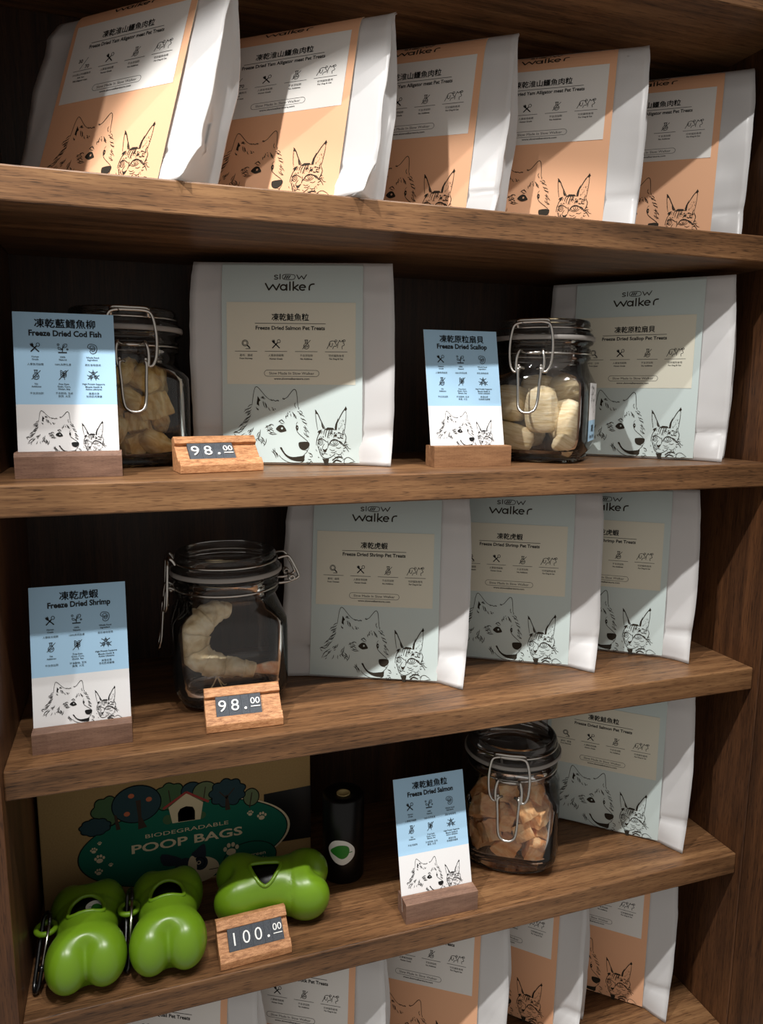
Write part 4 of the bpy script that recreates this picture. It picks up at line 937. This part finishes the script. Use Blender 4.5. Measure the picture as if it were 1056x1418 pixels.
def dispenser(label, loc, rotz, tilt, hole, hx, sticker, ring_y=None, ring_x=0.0, hy=0.0):
    t = thing('bag_dispenser', label, 'dispenser', loc, 0, 'green bone-shaped bag dispensers')
    t.rotation_euler = (R(tilt), 0, R(rotz)); t.rotation_mode = 'XYZ'
    poly = [(q.x+hx, q.y+hy) for q in catmull([(a, b, 0) for a, b in HOLE[hole]], 6, True)]
    bm = bmesh.new(); bm.from_mesh(BONE)
    bmesh.ops.delete(bm, geom=[f for f in bm.faces if f.calc_center_median().z > .006 and inside(f.calc_center_median()[:2], poly)], context='FACES')
    # parting groove where the cap twists off, and a moulding line round the middle
    for v in bm.verts:
        nr = Vector((0, v.co.y, v.co.z)).normalized()
        v.co -= nr*0.0011*math.exp(-((v.co.x-.0225)/.0022)**2)
    obj('shell', bm, M['green'], t, True)
    bm = bmesh.new(); tube(bm, [(x, y, surf_top(x, y)+.0002) for x, y in poly[::2]], .0025, 8, True)
    for _ in range(2): bmesh.ops.smooth_vert(bm, verts=bm.verts[:], factor=.3, use_axis_x=True, use_axis_y=True, use_axis_z=True)
    obj('hole_lip', bm, M['green'], t, True)
    bm = bmesh.new()
    rings = [[bm.verts.new((x, .0280*math.cos(2*PI*k/32), .0280*math.sin(2*PI*k/32))) for k in range(32)] for x in (-.036, .036)]
    for k_ in range(32): bm.faces.new((rings[0][k_], rings[0][(k_+1) % 32], rings[1][(k_+1) % 32], rings[1][k_]))
    bm.faces.new(rings[0][::-1]); bm.faces.new(rings[1]); bmesh.ops.recalc_face_normals(bm, faces=bm.faces[:])
    rl = obj('inner_roll', bm, M['blackplastic'], t, True)
    if sticker:
        def cy2(x, y, o): a = y/.0280; q = .0281+o; return (x, math.sin(a)*q, math.cos(a)*q)
        bm = bmesh.new(); k = leaf_sticker(Ink(), hx-.001, -.012, .0120, R(90)); ink_mesh(bm, k, cy2, .0003, 0); k = Ink(); leaf_only(k, hx-.001, -.0125, .0120, R(90)); ink_mesh(bm, k, cy2, .0006, 1)
        obj('leaf_sticker', bm, [M['white'], M['leaf']], rl)
    if ring_y:
        bm = bmesh.new(); tube(bm, [(ring_x+.0098*math.cos(2*PI*k/36), ring_y+.0098*math.sin(2*PI*k/36), .012) for k in range(36)], .0030, 10, True)
        obj('hanging_loop', bm, M['green'], t, True)
    return t
zg = ZT[4]+0.0003-ZMIN
dispenser('green bone-shaped bag dispenser nearest the left side panel, leaf sticker in its hole', (0.0590, 0.0720, zg), 91, 0, 'arch', .004, True, .0420, .005)
dispenser('green bone-shaped bag dispenser second from the left, standing end-on', (0.1450, 0.0700, zg), 88, 0, 'arch', .006, False, .0420, .010)
dispenser('green bone-shaped bag dispenser lying sideways behind the 100.00 sign', (0.2680, 0.0840, zg+.0025), -11, 14, 'heart', -.008, False, hy=-.006)
def carabiner(label, a, b, side, wd=0.009):
    """slim black snap hook from point a (top) to b (on the shelf)"""
    a, b = Vector(a), Vector(b); ax = (b-a).normalized(); L = (b-a).length
    sd = (Vector(side)-ax*Vector(side).dot(ax)).normalized(); nn = ax.cross(sd)
    t = thing('carabiner', label, 'carabiner', a)
    def P(u_, v_): return ax*u_+sd*v_
    bm = bmesh.new()
    pts = [P(.012, wd), P(.004, wd*.8), P(0, 0), P(.004, -wd*.8), P(.012, -wd), P(L*.4, -wd*.9), P(L*.75, -wd*.7), P(L-.007, -wd*.62), P(L-.001, -wd*.2), P(L-.001, wd*.3), P(L-.008, wd*.72), P(L*.72, wd*.8)]
    tube(bm, catmull(pts, 5), .0022, 8); obj('hook_frame', bm, M['blackmetal'], t, True)
    bm = bmesh.new(); tube(bm, [P(.010, wd*1.0), P(L*.45, wd*.9), P(L*.72, wd*.8)], .0017, 8); obj('spring_gate', bm, M['steel'], t, True)
    bm = bmesh.new(); c = P(L*.72, wd*.8); tube(bm, [c-nn*.0026, c+nn*.0026], .0030, 10); obj('gate_pivot', bm, M['blackmetal'], t, True)
    return t
carabiner('black carabiner hanging in the loop of the leftmost green dispenser', (0.0190, 0.0840, ZT[4]+.058), (0.0085, 0.0330, ZT[4]+.0045), (0.5, 0.2, 1), .0075)
carabiner('black and silver carabiner between the first and second green dispensers', (0.1050, 0.0930, ZT[4]+.060), (0.0990, 0.0330, ZT[4]+.0045), (0.3, 0.3, 1), .0075)
